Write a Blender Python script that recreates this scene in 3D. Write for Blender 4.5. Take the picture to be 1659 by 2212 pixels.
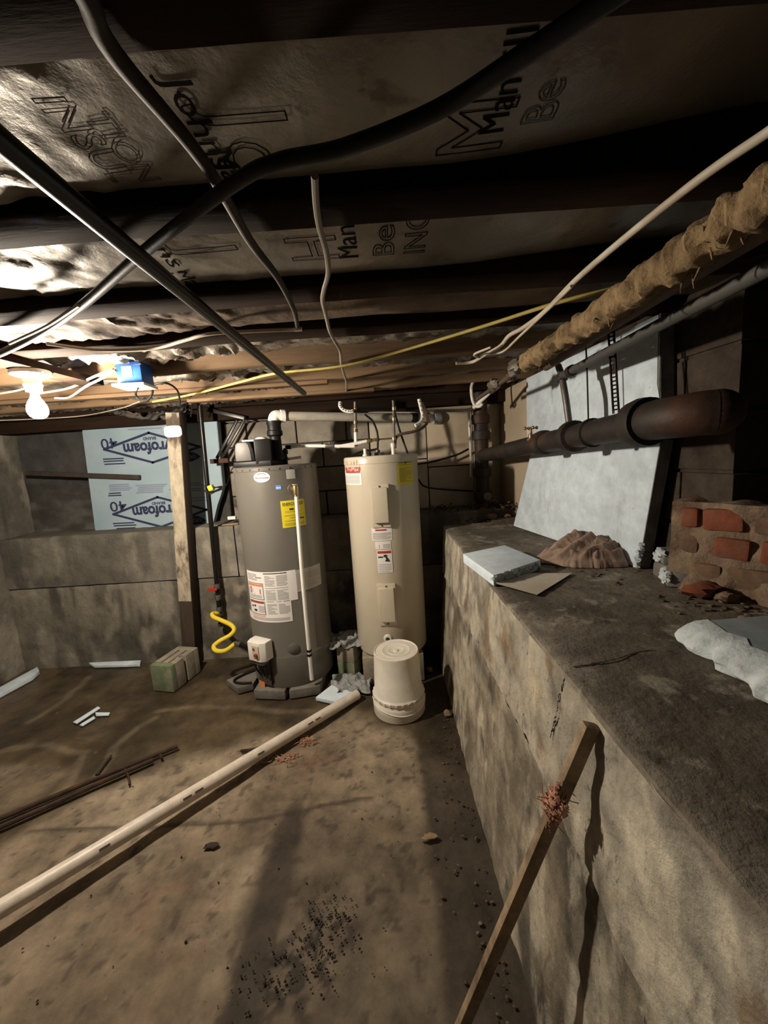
import bpy, bmesh, math, random
import numpy as np
from mathutils import Vector, Matrix
random.seed(7)
for o in list(bpy.data.objects): bpy.data.objects.remove(o)
S = bpy.context.scene
C = bpy.context.collection
R = math.radians
V = Vector

# ---------------------------------------------------------------- camera
FPX = 831.0; PITCH = R(8.1); ROLL = R(3.7); YAW = R(0.8); EYE = V((0, 0, 1.5))
cf = V((-math.sin(YAW)*math.cos(PITCH), math.cos(YAW)*math.cos(PITCH), -math.sin(PITCH)))
r0 = V((math.cos(YAW), math.sin(YAW), 0)); u0 = r0.cross(cf)
cr = r0*math.cos(ROLL) - u0*math.sin(ROLL); cu = r0*math.sin(ROLL) + u0*math.cos(ROLL)
cam = bpy.data.cameras.new('camera'); camo = bpy.data.objects.new('camera', cam); C.objects.link(camo)
cam.sensor_fit = 'HORIZONTAL'; cam.sensor_width = 36; cam.lens = FPX/1659*36; cam.clip_start = .02
camo.matrix_world = Matrix(((cr.x, cu.x, -cf.x, EYE.x), (cr.y, cu.y, -cf.y, EYE.y), (cr.z, cu.z, -cf.z, EYE.z), (0, 0, 0, 1)))
S.camera = camo
# ---------------------------------------------------------------- world, exposure (the only lamp is the bare bulb, see its builder)
w = bpy.data.worlds.new('world'); S.world = w; w.use_nodes = True
w.node_tree.nodes['Background'].inputs[0].default_value = (.9, .85, .8, 1)
w.node_tree.nodes['Background'].inputs[1].default_value = .005
S.view_settings.view_transform = 'Standard'; S.view_settings.look = 'None'
S.view_settings.exposure = 1.95; S.view_settings.gamma = 1; S.view_settings.use_curve_mapping = False
BULB_STRENGTH = 560.0

# measured sight lines: where the ray of a photo pixel meets a real plane of the room
def _ray(x, y): return cf + cr*((x-829.5)/FPX) - cu*((y-1106)/FPX)
def PZ(x, y, z): d = _ray(x, y); return EYE + d*((z-EYE.z)/d.z)
def PY(x, y, Y): d = _ray(x, y); return EYE + d*(Y/d.y)
def PX(x, y, X): d = _ray(x, y); return EYE + d*(X/d.x)

# ---------------------------------------------------------------- noise
def _h(i, j, s):
    n = (i*374761393 + j*668265263 + s*974634777) & 0xffffffff
    n = ((n ^ (n >> 13))*1274126177) & 0xffffffff
    return ((n ^ (n >> 16)) & 0xffff)/65535.0
def vn(x, y, s=0):
    x = np.asarray(x, float); y = np.asarray(y, float)
    i = np.floor(x).astype(np.int64); j = np.floor(y).astype(np.int64)
    fx = x-i; fy = y-j; fx = fx*fx*(3-2*fx); fy = fy*fy*(3-2*fy)
    a = _h(i, j, s); b = _h(i+1, j, s); c = _h(i, j+1, s); d = _h(i+1, j+1, s)
    return (a*(1-fx)+b*fx)*(1-fy) + (c*(1-fx)+d*fx)*fy
def fbm(x, y, o=4, s=0):
    t = 0; a = .5
    for k in range(o):
        t = t + a*vn(x*2**k, y*2**k, s+k*17); a *= .5
    return t/(1-.5**o)
def ss(a, b, x): t = np.clip((x-a)/(b-a), 0, 1); return t*t*(3-2*t)
def lerp(a, b, t): return np.asarray(a)*(1-t[..., None]) + np.asarray(b)*t[..., None]

# ---------------------------------------------------------------- materials
MATS = {}
def M(name, c, rough=.6, metal=0., var=.25, scale=8., c2=None, mscale=3., mlo=.45, mhi=.62, bump=.15, bscale=40., bdist=.004,
      attr=False, stretch=(1, 1, 1), spec=.4, emit=None, rvar=.0, spots=()):
    m = bpy.data.materials.new(name); m.use_nodes = True; MATS[name] = m
    nt = m.node_tree; N = nt.nodes; L = nt.links; b = N['Principled BSDF']
    tc = N.new('ShaderNodeTexCoord'); mp = N.new('ShaderNodeMapping'); mp.inputs['Scale'].default_value = stretch
    L.new(tc.outputs['Object'], mp.inputs['Vector'])
    def noise(sc, det=6, ro=.6):
        n = N.new('ShaderNodeTexNoise'); n.inputs['Scale'].default_value = sc; n.inputs['Detail'].default_value = det
        n.inputs['Roughness'].default_value = ro; L.new(mp.outputs[0], n.inputs['Vector']); return n
    def ramp(src, lo, hi, a=0., bb=1.):
        r = N.new('ShaderNodeMapRange'); r.inputs['From Min'].default_value = lo; r.inputs['From Max'].default_value = hi
        r.inputs['To Min'].default_value = a; r.inputs['To Max'].default_value = bb; L.new(src, r.inputs['Value']); return r.outputs[0]
    if attr:
        at = N.new('ShaderNodeVertexColor'); at.layer_name = 'Col'; col = at.outputs['Color']
    else:
        rgb = N.new('ShaderNodeRGB'); rgb.outputs[0].default_value = (*c, 1); col = rgb.outputs[0]
    if c2 is not None:
        mx = N.new('ShaderNodeMix'); mx.data_type = 'RGBA'; L.new(ramp(noise(mscale).outputs['Fac'], mlo, mhi), mx.inputs['Factor'])
        L.new(col, mx.inputs['A']); mx.inputs['B'].default_value = (*c2, 1); col = mx.outputs['Result']
    if var:
        n = noise(scale, 9, .68); mx = N.new('ShaderNodeMix'); mx.data_type = 'RGBA'; mx.blend_type = 'MULTIPLY'
        mx.inputs['Factor'].default_value = 1; L.new(col, mx.inputs['A'])
        L.new(ramp(n.outputs['Fac'], .3, .7, 1-var, 1+var*.6), mx.inputs['B']); col = mx.outputs['Result']
    for sc, lo, hi, cc, fac, stv in spots:
        m2 = N.new('ShaderNodeMapping'); m2.inputs['Scale'].default_value = stv; L.new(tc.outputs['Object'], m2.inputs['Vector'])
        n = N.new('ShaderNodeTexNoise'); n.inputs['Scale'].default_value = sc; n.inputs['Detail'].default_value = 7; n.inputs['Roughness'].default_value = .62
        L.new(m2.outputs[0], n.inputs['Vector']); mx = N.new('ShaderNodeMix'); mx.data_type = 'RGBA'
        L.new(ramp(n.outputs['Fac'], lo, hi, 0, fac), mx.inputs['Factor']); L.new(col, mx.inputs['A']); mx.inputs['B'].default_value = (*cc, 1); col = mx.outputs['Result']
    L.new(col, b.inputs['Base Color'])
    b.inputs['Roughness'].default_value = rough; b.inputs['Metallic'].default_value = metal
    b.inputs['Specular IOR Level'].default_value = spec
    if attr == 'wet':
        a2 = N.new('ShaderNodeAttribute'); a2.attribute_name = 'wet'
        L.new(ramp(a2.outputs['Fac'], 0, 1, rough, .32), b.inputs['Roughness'])
    elif rvar:
        L.new(ramp(noise(scale*1.7).outputs['Fac'], .3, .7, max(.03, rough-rvar), min(1, rough+rvar)), b.inputs['Roughness'])
    if bump:
        bp = N.new('ShaderNodeBump'); bp.inputs['Strength'].default_value = bump; bp.inputs['Distance'].default_value = bdist
        L.new(noise(bscale, 8, .65).outputs['Fac'], bp.inputs['Height']); L.new(bp.outputs[0], b.inputs['Normal'])
    if emit:
        b.inputs['Emission Color'].default_value = (*emit[:3], 1); b.inputs['Emission Strength'].default_value = emit[3]
    return m
M('floor', (.2, .15, .1), .8, attr='wet', var=.6, scale=7, bump=.8, bscale=26, bdist=.008, spots=((38, .66, .72, (.03, .024, .018), .8, (1, 1, 1)), (16, .63, .70, (.05, .038, .027), .6, (1, 1.6, 1)), (24, .66, .74, (.30, .25, .18), .5, (1, 1, 1))))
M('bench', (.3, .27, .22), .85, attr=True, var=.5, scale=11, bump=.9, bscale=34, bdist=.01, spots=((9, .56, .64, (.44, .40, .32), .55, (1, 1, .55)), (12, .60, .68, (.06, .05, .038), .65, (1, 1, .4)), (45, .64, .70, (.03, .025, .02), .75, (1, 1, .6)), (30, .66, .72, (.50, .46, .38), .6, (1, 1, 1))))
M('bench_back', (.3, .27, .22), .85, attr=True, var=.35, scale=9, bump=.8, bscale=34, bdist=.008, spots=((7, .60, .70, (.06, .052, .042), .4, (1, 1, .5)), (45, .66, .71, (.03, .026, .02), .6, (1, 1, .6)), (30, .68, .73, (.42, .38, .30), .5, (1, 1, 1))))
M('upper_wall', (.2, .18, .15), .85, attr=True, var=.45, scale=7, bump=.4, bscale=30, bdist=.006)
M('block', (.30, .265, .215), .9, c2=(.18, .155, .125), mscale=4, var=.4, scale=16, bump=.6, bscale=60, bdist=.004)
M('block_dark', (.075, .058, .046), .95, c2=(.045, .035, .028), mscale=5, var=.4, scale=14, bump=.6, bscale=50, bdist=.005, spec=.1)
M('mortar', (.17, .15, .125), .95, var=.3, scale=30, bump=.5, bscale=60)
M('tan_panel', (.58, .47, .34), .7, c2=(.46, .37, .265), mscale=3, var=.15, scale=6, bump=.15, bscale=30)
M('grey_panel', (.52, .455, .355), .75, c2=(.40, .345, .265), mscale=3, var=.2, scale=5, bump=.15, bscale=30)
M('joist', (.030, .017, .0105), .9, spec=.08, c2=(.012, .008, .006), mscale=2.5, var=.45, scale=12, stretch=(.15, 1, 1), bump=.5, bscale=24, bdist=.006)
M('joist_tan', (.24, .15, .078), .75, c2=(.12, .07, .035), mscale=2.2, var=.4, scale=10, stretch=(.15, 1, 1), bump=.4, bscale=24, bdist=.005)  # lighter brown wood for three rear joists and the nailing strips
M('subfloor', (.06, .04, .025), .9, var=.4, scale=6)
M('foil', (.22, .198, .167), .42, .5, c2=(.22, .19, .16), mscale=3, var=.3, scale=7, bump=.4, bscale=9, bdist=.015, rvar=.1)
M('foil_dusty', (.235, .207, .166), .40, .45, spots=((7, .60, .68, (.07, .052, .038), .65, (1, 1.4, 1)), (16, .64, .70, (.05, .038, .028), .6, (1, 1, 1))), c2=(.2, .17, .135), mscale=3, var=.3, scale=6, bump=.35, bscale=8, bdist=.012, rvar=.1)
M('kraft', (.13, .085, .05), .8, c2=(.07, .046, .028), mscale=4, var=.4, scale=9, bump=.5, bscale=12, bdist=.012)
M('foil_crumpled', (.30, .27, .225), .38, .45, c2=(.13, .10, .075), mscale=5, mlo=.45, mhi=.6, var=.4, scale=10, bump=.6, bscale=14, bdist=.02, rvar=.12)
M('ink', (.016, .014, .012), 1., var=0, bump=0, spec=0)
M('ink_faint', (.085, .072, .058), 1., var=0, bump=0, spec=0)
M('foam_blue', (.32, .41, .46), .6, c2=(.27, .36, .415), mscale=5, var=.12, scale=10, bump=.12, bscale=60)
M('foam_right', (.76, .87, .96), .65, c2=(.66, .76, .85), mscale=4, var=.2, spots=((7, .62, .70, (.42, .46, .47), .5, (1, 1, .5)), (30, .68, .72, (.25, .26, .26), .6, (1, 1, 1))), scale=12, bump=.2, bscale=50)
M('foam_cut', (.66, .73, .76), .8, c2=(.45, .46, .43), mscale=14, mlo=.58, mhi=.7, var=.25, scale=25, bump=.7, bscale=40, bdist=.008)
M('foam_scrap', (.48, .54, .55), .8, c2=(.25, .235, .2), mscale=11, var=.3, scale=20, bump=.6, bscale=40, bdist=.006)
M('foam_print', (.022, .026, .07), .7, var=.15, bump=0)
M('foam_print_light', (.20, .24, .32), .7, var=.1, bump=0)
M('foam_slab', (.23, .27, .29), .7, c2=(.18, .21, .225), mscale=5, var=.2, scale=14, bump=.2, bscale=50)
M('foam_edge', (.26, .27, .255), .85, c2=(.17, .165, .15), mscale=8, var=.3, scale=20, bump=.5, bscale=40)
M('heater_grey', (.15, .138, .119), .33, .15, var=.08, scale=3, bump=.02, bscale=20, spec=.5)
M('heater_dark', (.085, .075, .062), .4, .15, var=.15, scale=5, bump=.05, bscale=20)
M('heater_beige', (.61, .54, .425), .28, .0, c2=(.57, .50, .39), mscale=2, var=.06, scale=4, bump=.02, bscale=15, spec=.5)
M('label_white', (.82, .79, .76), .5, var=.04, scale=20, bump=0)
M('label_cream', (.58, .50, .40), .5, var=.04, bump=0)
M('label_grey', (.48, .47, .44), .5, var=.12, scale=14, bump=0)
M('label_yellow', (.75, .62, .03), .5, var=.06, bump=0)
M('label_red', (.42, .05, .03), .5, var=.05, bump=0)
M('label_orange', (.75, .25, .08), .5, var=.05, bump=0)
M('label_blue', (.12, .3, .75), .5, var=.05, bump=0)
M('print_grey', (.34, .32, .30), .6, var=.1, bump=0)
M('print_black', (.03, .028, .025), .6, var=0, bump=0)
M('print_maroon', (.14, .03, .022), .6, var=0, bump=0)
M('print_olive', (.33, .27, .03), .6, var=0, bump=0)
M('plastic_white', (.82, .79, .73), .38, var=.06, scale=6, bump=.03, bscale=20)
M('pipe_white', (.88, .85, .79), .35, var=.06, scale=9, bump=.02, bscale=30)
M('pvc_dusty', (.50, .46, .385), .6, c2=(.64, .60, .52), mscale=5, var=.2, scale=9, bump=.1, bscale=40)
M('pvc_floor', (.74, .66, .57), .38, c2=(.60, .51, .42), mscale=4, mlo=.5, mhi=.75, var=.18, scale=22, bump=.08, bscale=30)
M('bucket', (.82, .77, .68), .42, c2=(.72, .66, .56), mscale=5, var=.1, scale=9, bump=.05, bscale=20)
M('black_plastic', (.010, .0095, .009), .42, spec=.2, var=.1, bump=.03)
M('black_rubber', (.010, .0095, .009), .5, spec=.3, var=.2, bump=.1)
M('grille', (.12, .112, .105), .5, .3, var=.15, scale=40, bump=.3, bscale=120, bdist=.002)
M('black_iron', (.014, .012, .011), .32, .3, var=.3, scale=20, bump=.15, bscale=40)
M('cast_iron', (.04, .033, .028), .6, .3, c2=(.085, .042, .026), mscale=5, mlo=.5, mhi=.65, var=.35, scale=12, bump=.4, bscale=40)
M('rust', (.05, .03, .02), .8, .2, c2=(.085, .04, .024), mscale=14, var=.4, scale=25, bump=.6, bscale=80)
M('galvanised', (.19, .18, .165), .5, .6, c2=(.12, .105, .09), mscale=6, var=.25, bump=.15)
M('grey_paint', (.085, .082, .076), .6, .1, var=.2, bump=.1)
M('brass', (.55, .40, .20), .35, .9, var=.15, bump=.05)
M('copper', (.34, .20, .12), .45, .8, c2=(.20, .12, .075), mscale=9, var=.2, bump=.05)
M('old_pipe', (.16, .11, .075), .65, .2, c2=(.09, .065, .05), mscale=8, var=.3, bump=.2)
M('wrap', (.33, .225, .115), .95, c2=(.17, .11, .055), mscale=9, var=.45, scale=22, bump=1., bscale=40, bdist=.012)
M('yellow_rubber', (.80, .60, .04), .4, var=.05, bump=.02)
M('cable_yellow', (.62, .50, .13), .55, var=.2, scale=14, bump=.05)
M('cable_white', (.60, .53, .43), .55, c2=(.40, .33, .25), mscale=8, var=.2, bump=.05)
M('cable_grey', (.30, .26, .21), .6, c2=(.22, .18, .135), mscale=8, var=.25, bump=.05)
M('conduit', (.04, .031, .024), .65, .1, spec=.2, c2=(.065, .052, .04), mscale=4, var=.3, scale=20, bump=.1)
M('porcelain', (.78, .74, .64), .25, var=.03, bump=0)
M('box_blue', (.02, .10, .42), .42, var=.08, bump=.02)
M('red_enamel', (.35, .04, .03), .4, var=.1, bump=0)
M('post_paint', (.40, .34, .25), .8, c2=(.10, .07, .048), mscale=7, mlo=.52, mhi=.60, var=.35, scale=25, stretch=(1, 1, .45), bump=.6, bscale=30, bdist=.006)
M('post_wood', (.06, .04, .027), .85, var=.4, scale=14, stretch=(1, 1, .15), bump=.4)
M('wood_raw', (.36, .25, .15), .8, c2=(.22, .145, .085), mscale=4, var=.35, scale=14, bump=.3)
M('wood_stick', (.34, .245, .155), .8, c2=(.15, .10, .062), mscale=8, var=.35, scale=30, bump=.4)
M('wood_dark', (.045, .033, .025), .85, var=.4, scale=20, bump=.4)
M('cmu_green', (.17, .21, .115), .9, c2=(.26, .25, .18), mscale=7, var=.3, scale=22, bump=.5, bscale=70)
M('cmu_tan', (.33, .295, .22), .9, c2=(.25, .22, .165), mscale=6, var=.3, scale=22, bump=.5, bscale=70)
M('pad', (.20, .185, .16), .9, c2=(.13, .115, .095), mscale=5, var=.3, scale=16, bump=.5, bscale=50)
M('brick_red', (.26, .078, .040), .9, c2=(.19, .085, .055), mscale=9, var=.35, scale=22, bump=.6, bscale=50)
M('brick_brown', (.20, .12, .075), .9, c2=(.14, .085, .055), mscale=9, var=.35, scale=22, bump=.6, bscale=50)
M('lime_mortar', (.30, .215, .145), .95, c2=(.20, .125, .085), mscale=8, var=.35, scale=18, bump=.9, bscale=30, bdist=.012)
M('cloth', (.36, .255, .195), .95, c2=(.27, .175, .13), mscale=8, var=.2, scale=30, bump=.4, bscale=160, bdist=.002)
M('paper', (.62, .56, .46), .85, c2=(.48, .42, .33), mscale=6, var=.2, scale=12, bump=.1)
M('leaf', (.09, .06, .038), .8, c2=(.22, .16, .10), mscale=20, mlo=.55, mhi=.65, var=.4, scale=30, bump=.3)
M('crumb', (.10, .075, .05), .95, c2=(.26, .21, .15), mscale=20, mlo=.5, mhi=.7, var=.3, scale=30, bump=.4)
M('mold', (.022, .018, .014), .95, var=.4, scale=30, bump=.6)
M('pink_tuft', (.58, .32, .22), .95, c2=(.34, .17, .11), mscale=20, var=.3, scale=40, bump=.8, bscale=60)
M('plastic_film', (.42, .43, .42), .18, .0, c2=(.30, .31, .31), mscale=8, var=.3, scale=14, bump=.9, bscale=25, bdist=.02)
M('crack', (.02, .016, .012), 1., var=0, bump=0)
M('efflor', (.52, .47, .38), .9, c2=(.40, .355, .29), mscale=30, var=.3, scale=40, bump=.8, bscale=60)
M('bulb', (1, .95, .85), .3, var=0, bump=0, emit=(1., .88, .72, BULB_STRENGTH))

# ---------------------------------------------------------------- mesh building
def basis(d, up=None):
    d = V(d).normalized(); up = V(up) if up is not None else (V((0, 0, 1)) if abs(d.z) < .95 else V((0, 1, 0)))
    x = d.cross(up).normalized(); return x, x.cross(d).normalized()
def spline(pts, n=6):
    p = [V(q) for q in pts]
    if len(p) < 3: return p
    out = []; e = [p[0]*2-p[1]] + p + [p[-1]*2-p[-2]]
    for i in range(1, len(e)-2):
        a, b, c, d = e[i-1:i+3]
        for k in range(n):
            t = k/n
            out.append(.5*((2*b)+(c-a)*t+(2*a-5*b+4*c-d)*t*t+(3*b-a-3*c+d)*t**3))
    return out+[p[-1]]
class MB:
    def __init__(s): s.v = []; s.f = []; s.col = None
    def add(s, vs, fs):
        o = len(s.v); s.v += [tuple(v) for v in vs]; s.f += [tuple(i+o for i in f) for f in fs]; return s
    def hexa(s, p):   # 8 corners: bottom 4 ccw, top 4 ccw
        return s.add(p, [(0, 3, 2, 1), (4, 5, 6, 7), (0, 1, 5, 4), (1, 2, 6, 5), (2, 3, 7, 6), (3, 0, 4, 7)])
    def box(s, c, size, rz=0, ax=None):
        c = V(c); hx, hy, hz = [q/2 for q in size]
        X, Y, Z = ax if ax else (V((math.cos(rz), math.sin(rz), 0)), V((-math.sin(rz), math.cos(rz), 0)), V((0, 0, 1)))
        return s.hexa([c+X*a*hx+Y*b*hy+Z*d*hz for d in (-1, 1) for a, b in ((-1, -1), (1, -1), (1, 1), (-1, 1))])
    def beam(s, a, b, wd, ht, up=None):
        a = V(a); b = V(b); x, y = basis(b-a, up); 
        return s.hexa([q+x*i*wd/2+y*j*ht/2 for q in (a, b) for i, j in ((-1, -1), (1, -1), (1, 1), (-1, 1))])
    def tube(s, pts, r, seg=10, cap=True, smooth=6, rf=None):
        p = spline(pts, smooth) if smooth else [V(q) for q in pts]
        n = len(p); rr = r if isinstance(r, (list, tuple)) else None
        x, y = basis(p[1]-p[0]); vs = []; fs = []
        for i, q in enumerate(p):
            d = (p[min(i+1, n-1)]-p[max(i-1, 0)]).normalized()
            x = (x-d*x.dot(d)).normalized(); y = x.cross(d) if False else d.cross(x)
            t = i/(n-1); ri = (rr[0]*(1-t)+rr[1]*t) if rr else r
            for k in range(seg):
                a = 2*math.pi*k/seg; rk = ri*(rf(t, a) if rf else 1)
                vs.append(q+x*math.cos(a)*rk+y*math.sin(a)*rk)
        for i in range(n-1):
            for k in range(seg):
                k2 = (k+1) % seg; fs.append((i*seg+k, i*seg+k2, (i+1)*seg+k2, (i+1)*seg+k))
        if cap: fs += [tuple(range(seg-1, -1, -1)), tuple((n-1)*seg+k for k in range(seg))]
        return s.add(vs, fs)
    def cyl(s, a, b, r, r2=None, seg=20): return s.tube([a, b], (r, r if r2 is None else r2), seg, smooth=0)
    def lathe(s, o, prof, d=(0, 0, 1), seg=32):
        o = V(o); d = V(d).normalized(); x, y = basis(d); y = d.cross(x); vs = []; fs = []
        for r, h in prof:
            for k in range(seg):
                a = 2*math.pi*k/seg; vs.append(o+d*h+(x*math.cos(a)+y*math.sin(a))*max(r, 1e-5))
        for i in range(len(prof)-1):
            for k in range(seg):
                k2 = (k+1) % seg; fs.append((i*seg+k, i*seg+k2, (i+1)*seg+k2, (i+1)*seg+k))
        return s.add(vs, fs)
    def prism(s, poly, ext):   # planar polygon points extruded by a vector
        n = len(poly); p = [V(q) for q in poly]; e = V(ext)
        return s.add(p+[q+e for q in p], [tuple(range(n-1, -1, -1)), tuple(range(n, 2*n))]+[(i, (i+1) % n, (i+1) % n+n, i+n) for i in range(n)])
    def blob(s, c, r, seed=0, n=6, m=5, k=.3):
        c = V(c); rnd = random.Random(seed); rx, ry, rz = r if isinstance(r, (tuple, list)) else (r, r, r); vs = []; fs = []
        for i in range(m+1):
            ph = math.pi*i/m
            for j in range(n):
                a = 2*math.pi*(j+.5*(i % 2))/n; q = 1+k*(rnd.random()-.5)*2 if 0 < i < m else 1
                vs.append(c+V((rx*math.sin(ph)*math.cos(a)*q, ry*math.sin(ph)*math.sin(a)*q, rz*math.cos(ph)*q)))
        for i in range(m):
            for j in range(n):
                fs.append((i*n+j, (i+1)*n+j, (i+1)*n+(j+1) % n, i*n+(j+1) % n))
        return s.add(vs, fs)
    def grid(s, A, closed=False):   # array (nu,nv,3)
        nu, nv = A.shape[:2]; o = len(s.v)
        s.v += [tuple(q) for q in A.reshape(-1, 3)]
        s.f += [(o+i*nv+j, o+(i+1)*nv+j, o+(i+1)*nv+j+1, o+i*nv+j+1) for i in range(nu-1) for j in range(nv-1)]
        return s
    def mesh(s, name, off=V((0, 0, 0)), smooth=True, bevel=0):
        me = bpy.data.meshes.new(name); me.from_pydata([(v[0]-off.x, v[1]-off.y, v[2]-off.z) for v in s.v], [], s.f); me.validate()
        bm = bmesh.new(); bm.from_mesh(me)
        if s.col is None:
            bmesh.ops.remove_doubles(bm, verts=bm.verts, dist=1e-5)
        bmesh.ops.recalc_face_normals(bm, faces=bm.faces)
        if bevel:
            ed = [e for e in bm.edges if len(e.link_faces) == 2 and e.calc_face_angle(0) > R(35)]
            bmesh.ops.bevel(bm, geom=ed, offset=bevel, segments=2, profile=.6, affect='EDGES', clamp_overlap=True)
        for e in bm.edges: e.smooth = len(e.link_faces) != 2 or e.calc_face_angle(0) < R(40)
        for f in bm.faces: f.smooth = smooth
        bm.to_mesh(me); bm.free()
        if s.col is not None:
            ca = me.color_attributes.new('Col', 'FLOAT_COLOR', 'POINT')
            cc = np.ones((len(me.vertices), 4), np.float32); cc[:, :3] = s.col[0]; ca.data.foreach_set('color', cc.ravel())
            if s.col[1] is not None:
                wa = me.attributes.new('wet', 'FLOAT', 'POINT'); wa.data.foreach_set('value', np.asarray(s.col[1], np.float32))
        return me
def _root(o):
    while o.parent: o = o.parent
    return o
def tag(o, label, cat, group=None):
    o['label'] = label; o['category'] = cat
    if group: o['group'] = group
    return o
def thing(name, label, cat, base, group=None):
    o = bpy.data.objects.new(name, None); C.objects.link(o); o.location = base; o.empty_display_size = .05
    return tag(o, label, cat, group)
SPLIT = {'web': 'web', 'hubs': 'hub', 'couplings': 'coupling', 'fittings': 'fitting', 'brace_bars': 'brace_bar', 'jacket_screws': 'screw', 'cover_screws': 'screw', 'burner_tubes': 'burner_tube', 'clamp': 'clamp', 'torn_foil': 'torn_foil', 'warning_band': 'warning_band', 'valve_handle': 'valve_handle'}
STUFF = {'fine_print', 'small_print', 'rim_notches', 'holes', 'loose_fibres', 'insulation_tuft', 'crumbled_foam', 'crumbled_corner', 'broken_edge', 'broken_face', 'printed_marks', 'bold_print', 'print_block', 'warning_pictogram', 'tie_wire'}
def loose(mb):
    par = list(range(len(mb.v)))
    def find(i):
        while par[i] != i: par[i] = par[par[i]]; i = par[i]
        return i
    for f in mb.f:
        a = find(f[0])
        for i in f[1:]: par[find(i)] = a
    g = {}
    for f in mb.f: g.setdefault(find(f[0]), []).append(f)
    out = []
    for fs in g.values():
        ids = sorted({i for f in fs for i in f}); m = {i: k for k, i in enumerate(ids)}; out.append(MB().add([mb.v[i] for i in ids], [tuple(m[i] for i in f) for f in fs]))
    return out
def part(mb, name, mat, parent, smooth=True, bevel=0, label=None):
    if name in SPLIT:
        ps = loose(mb); nm = SPLIT[name]
        if len(ps) > 1:
            for q_ in ps: o = part1(q_, nm, mat, parent, smooth, bevel, label)
            return o
        name = nm
    o = part1(mb, name, mat, parent, smooth, bevel, label)
    if name in STUFF: o['kind'] = 'stuff'
    return o
def part1(mb, name, mat, parent, smooth=True, bevel=0, label=None):
    off = V(_root(parent).location); me = mb.mesh(name, off, smooth, bevel) if isinstance(mb, MB) else mb
    me.materials.append(MATS[mat]); o = bpy.data.objects.new(name, me); C.objects.link(o); o.parent = parent
    if label: o['label'] = label
    return o
def single(mb, name, mat, label, cat, group=None, smooth=True, bevel=0):
    a = np.array(mb.v); off = V(((a[:, 0].min()+a[:, 0].max())/2, (a[:, 1].min()+a[:, 1].max())/2, a[:, 2].min()))
    me = mb.mesh(name, off, smooth, bevel); me.materials.append(MATS[mat])
    o = bpy.data.objects.new(name, me); C.objects.link(o); o.location = off
    return tag(o, label, cat, group)
def struct(mb, name, mat, smooth=True, bevel=0):
    me = mb.mesh(name, V((0, 0, 0)), smooth, bevel); me.materials.append(MATS[mat])
    o = bpy.data.objects.new(name, me); C.objects.link(o); o['kind'] = 'structure'; return o
def text(mb, s, org, ud, vd, size, outline=0, wid=None, nd=None, thick=.0006, fn=None, align='LEFT', bold=0):
    cu_ = bpy.data.curves.new('t', 'FONT'); cu_.body = s; cu_.size = size; cu_.align_x = align; cu_.resolution_u = 3; cu_.offset = bold
    if outline: cu_.fill_mode = 'NONE'; cu_.bevel_depth = outline; cu_.bevel_resolution = 0
    ob = bpy.data.objects.new('t', cu_); C.objects.link(ob); dg = bpy.context.evaluated_depsgraph_get(); dg.update()
    me = bpy.data.meshes.new_from_object(ob.evaluated_get(dg)); vs = [v.co.copy() for v in me.vertices]; fs = [tuple(p.vertices) for p in me.polygons]
    bpy.data.objects.remove(ob); bpy.data.curves.remove(cu_); bpy.data.meshes.remove(me)
    if not vs: return mb
    k = 1.
    if wid: k = wid/max(1e-6, max(v.x for v in vs)-min(v.x for v in vs))
    if fn: q = [fn(v.x*k, v.y, .0006+max(0, v.z)) for v in vs]
    else:
        org = V(org); ud = V(ud); vd = V(vd); nd = V(nd) if nd is not None else ud.cross(vd).normalized()
        q = [org+ud*v.x*k+vd*v.y+nd*(thick+v.z) for v in vs]
    return mb.add(q, fs)
def seg_dist(x, y, pts):
    d = np.full(np.shape(x), 1e9)
    for (a, b), (c, e) in zip(pts[:-1], pts[1:]):
        t = np.clip(((x-a)*(c-a)+(y-b)*(e-b))/max(1e-9, (c-a)**2+(e-b)**2), 0, 1)
        d = np.minimum(d, np.hypot(x-a-t*(c-a), y-b-t*(e-b)))
    return d
def blobmask(x, y, cx, cy, rx, ry, soft=.5, s=0, fr=6, amp=.5):
    d = np.hypot((x-cx)/rx, (y-cy)/ry)+(fbm(x*fr, y*fr, 4, s)-.5)*amp*2
    return 1-ss(1-soft, 1+soft*.3, d)

# ================================================================ SETTING
# ---- floor: worn slab, damp towards the back
xs = np.arange(-3.05, .37, .0125); ys = np.arange(-.9, 2.92, .0125)
X, Y = np.meshgrid(xs, ys, indexing='ij')
fl = 1.9+.16*(fbm(X*2.2, Y*2.2, 4, 3)-.5)*2.2
edge = np.interp(X, [-3, -1.75, -1.5, -1.2, -.7, -.3, .1, .4], [1.1, 1.35, 1.55, 1.8, 1.93, 2.1, 1.75, 1.6])+.3*(fbm(X*2.6, Y*2.6, 5, 5)-.5)
wet = ss(-.05, .09, Y-edge)
wet = wet*(1-blobmask(X, Y, -2.02, 1.68, .34, .2, .35, 9, 4, .35)*.85)
tone = fbm(X*1.7, Y*1.7, 5, 11)
dry = lerp((.31, .245, .17), (.19, .143, .095), ss(.35, .65, tone))
red = blobmask(X, Y, -.75, 1.12, .3, .14, .7, 21)*.5+blobmask(X, Y, -.9, .75, .35, .12, .7, 22)*.4+blobmask(X, Y, -.45, 1.75, .18, .1, .6, 23)*.4
dry = lerp(dry, (.24, .13, .085), np.clip(red, 0, 1)*ss(.35, .6, fbm(X*14, Y*14, 3, 4)))
pale = ss(.56, .72, fbm(X*3.3, Y*3.3, 5, 31))
dry = lerp(dry, (.33, .27, .19), pale*.6)
wetc = lerp((.11, .08, .046), (.062, .046, .028), ss(.4, .62, fbm(X*2.5, Y*2.5, 4, 41)))
col = lerp(dry, wetc, wet)
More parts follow.
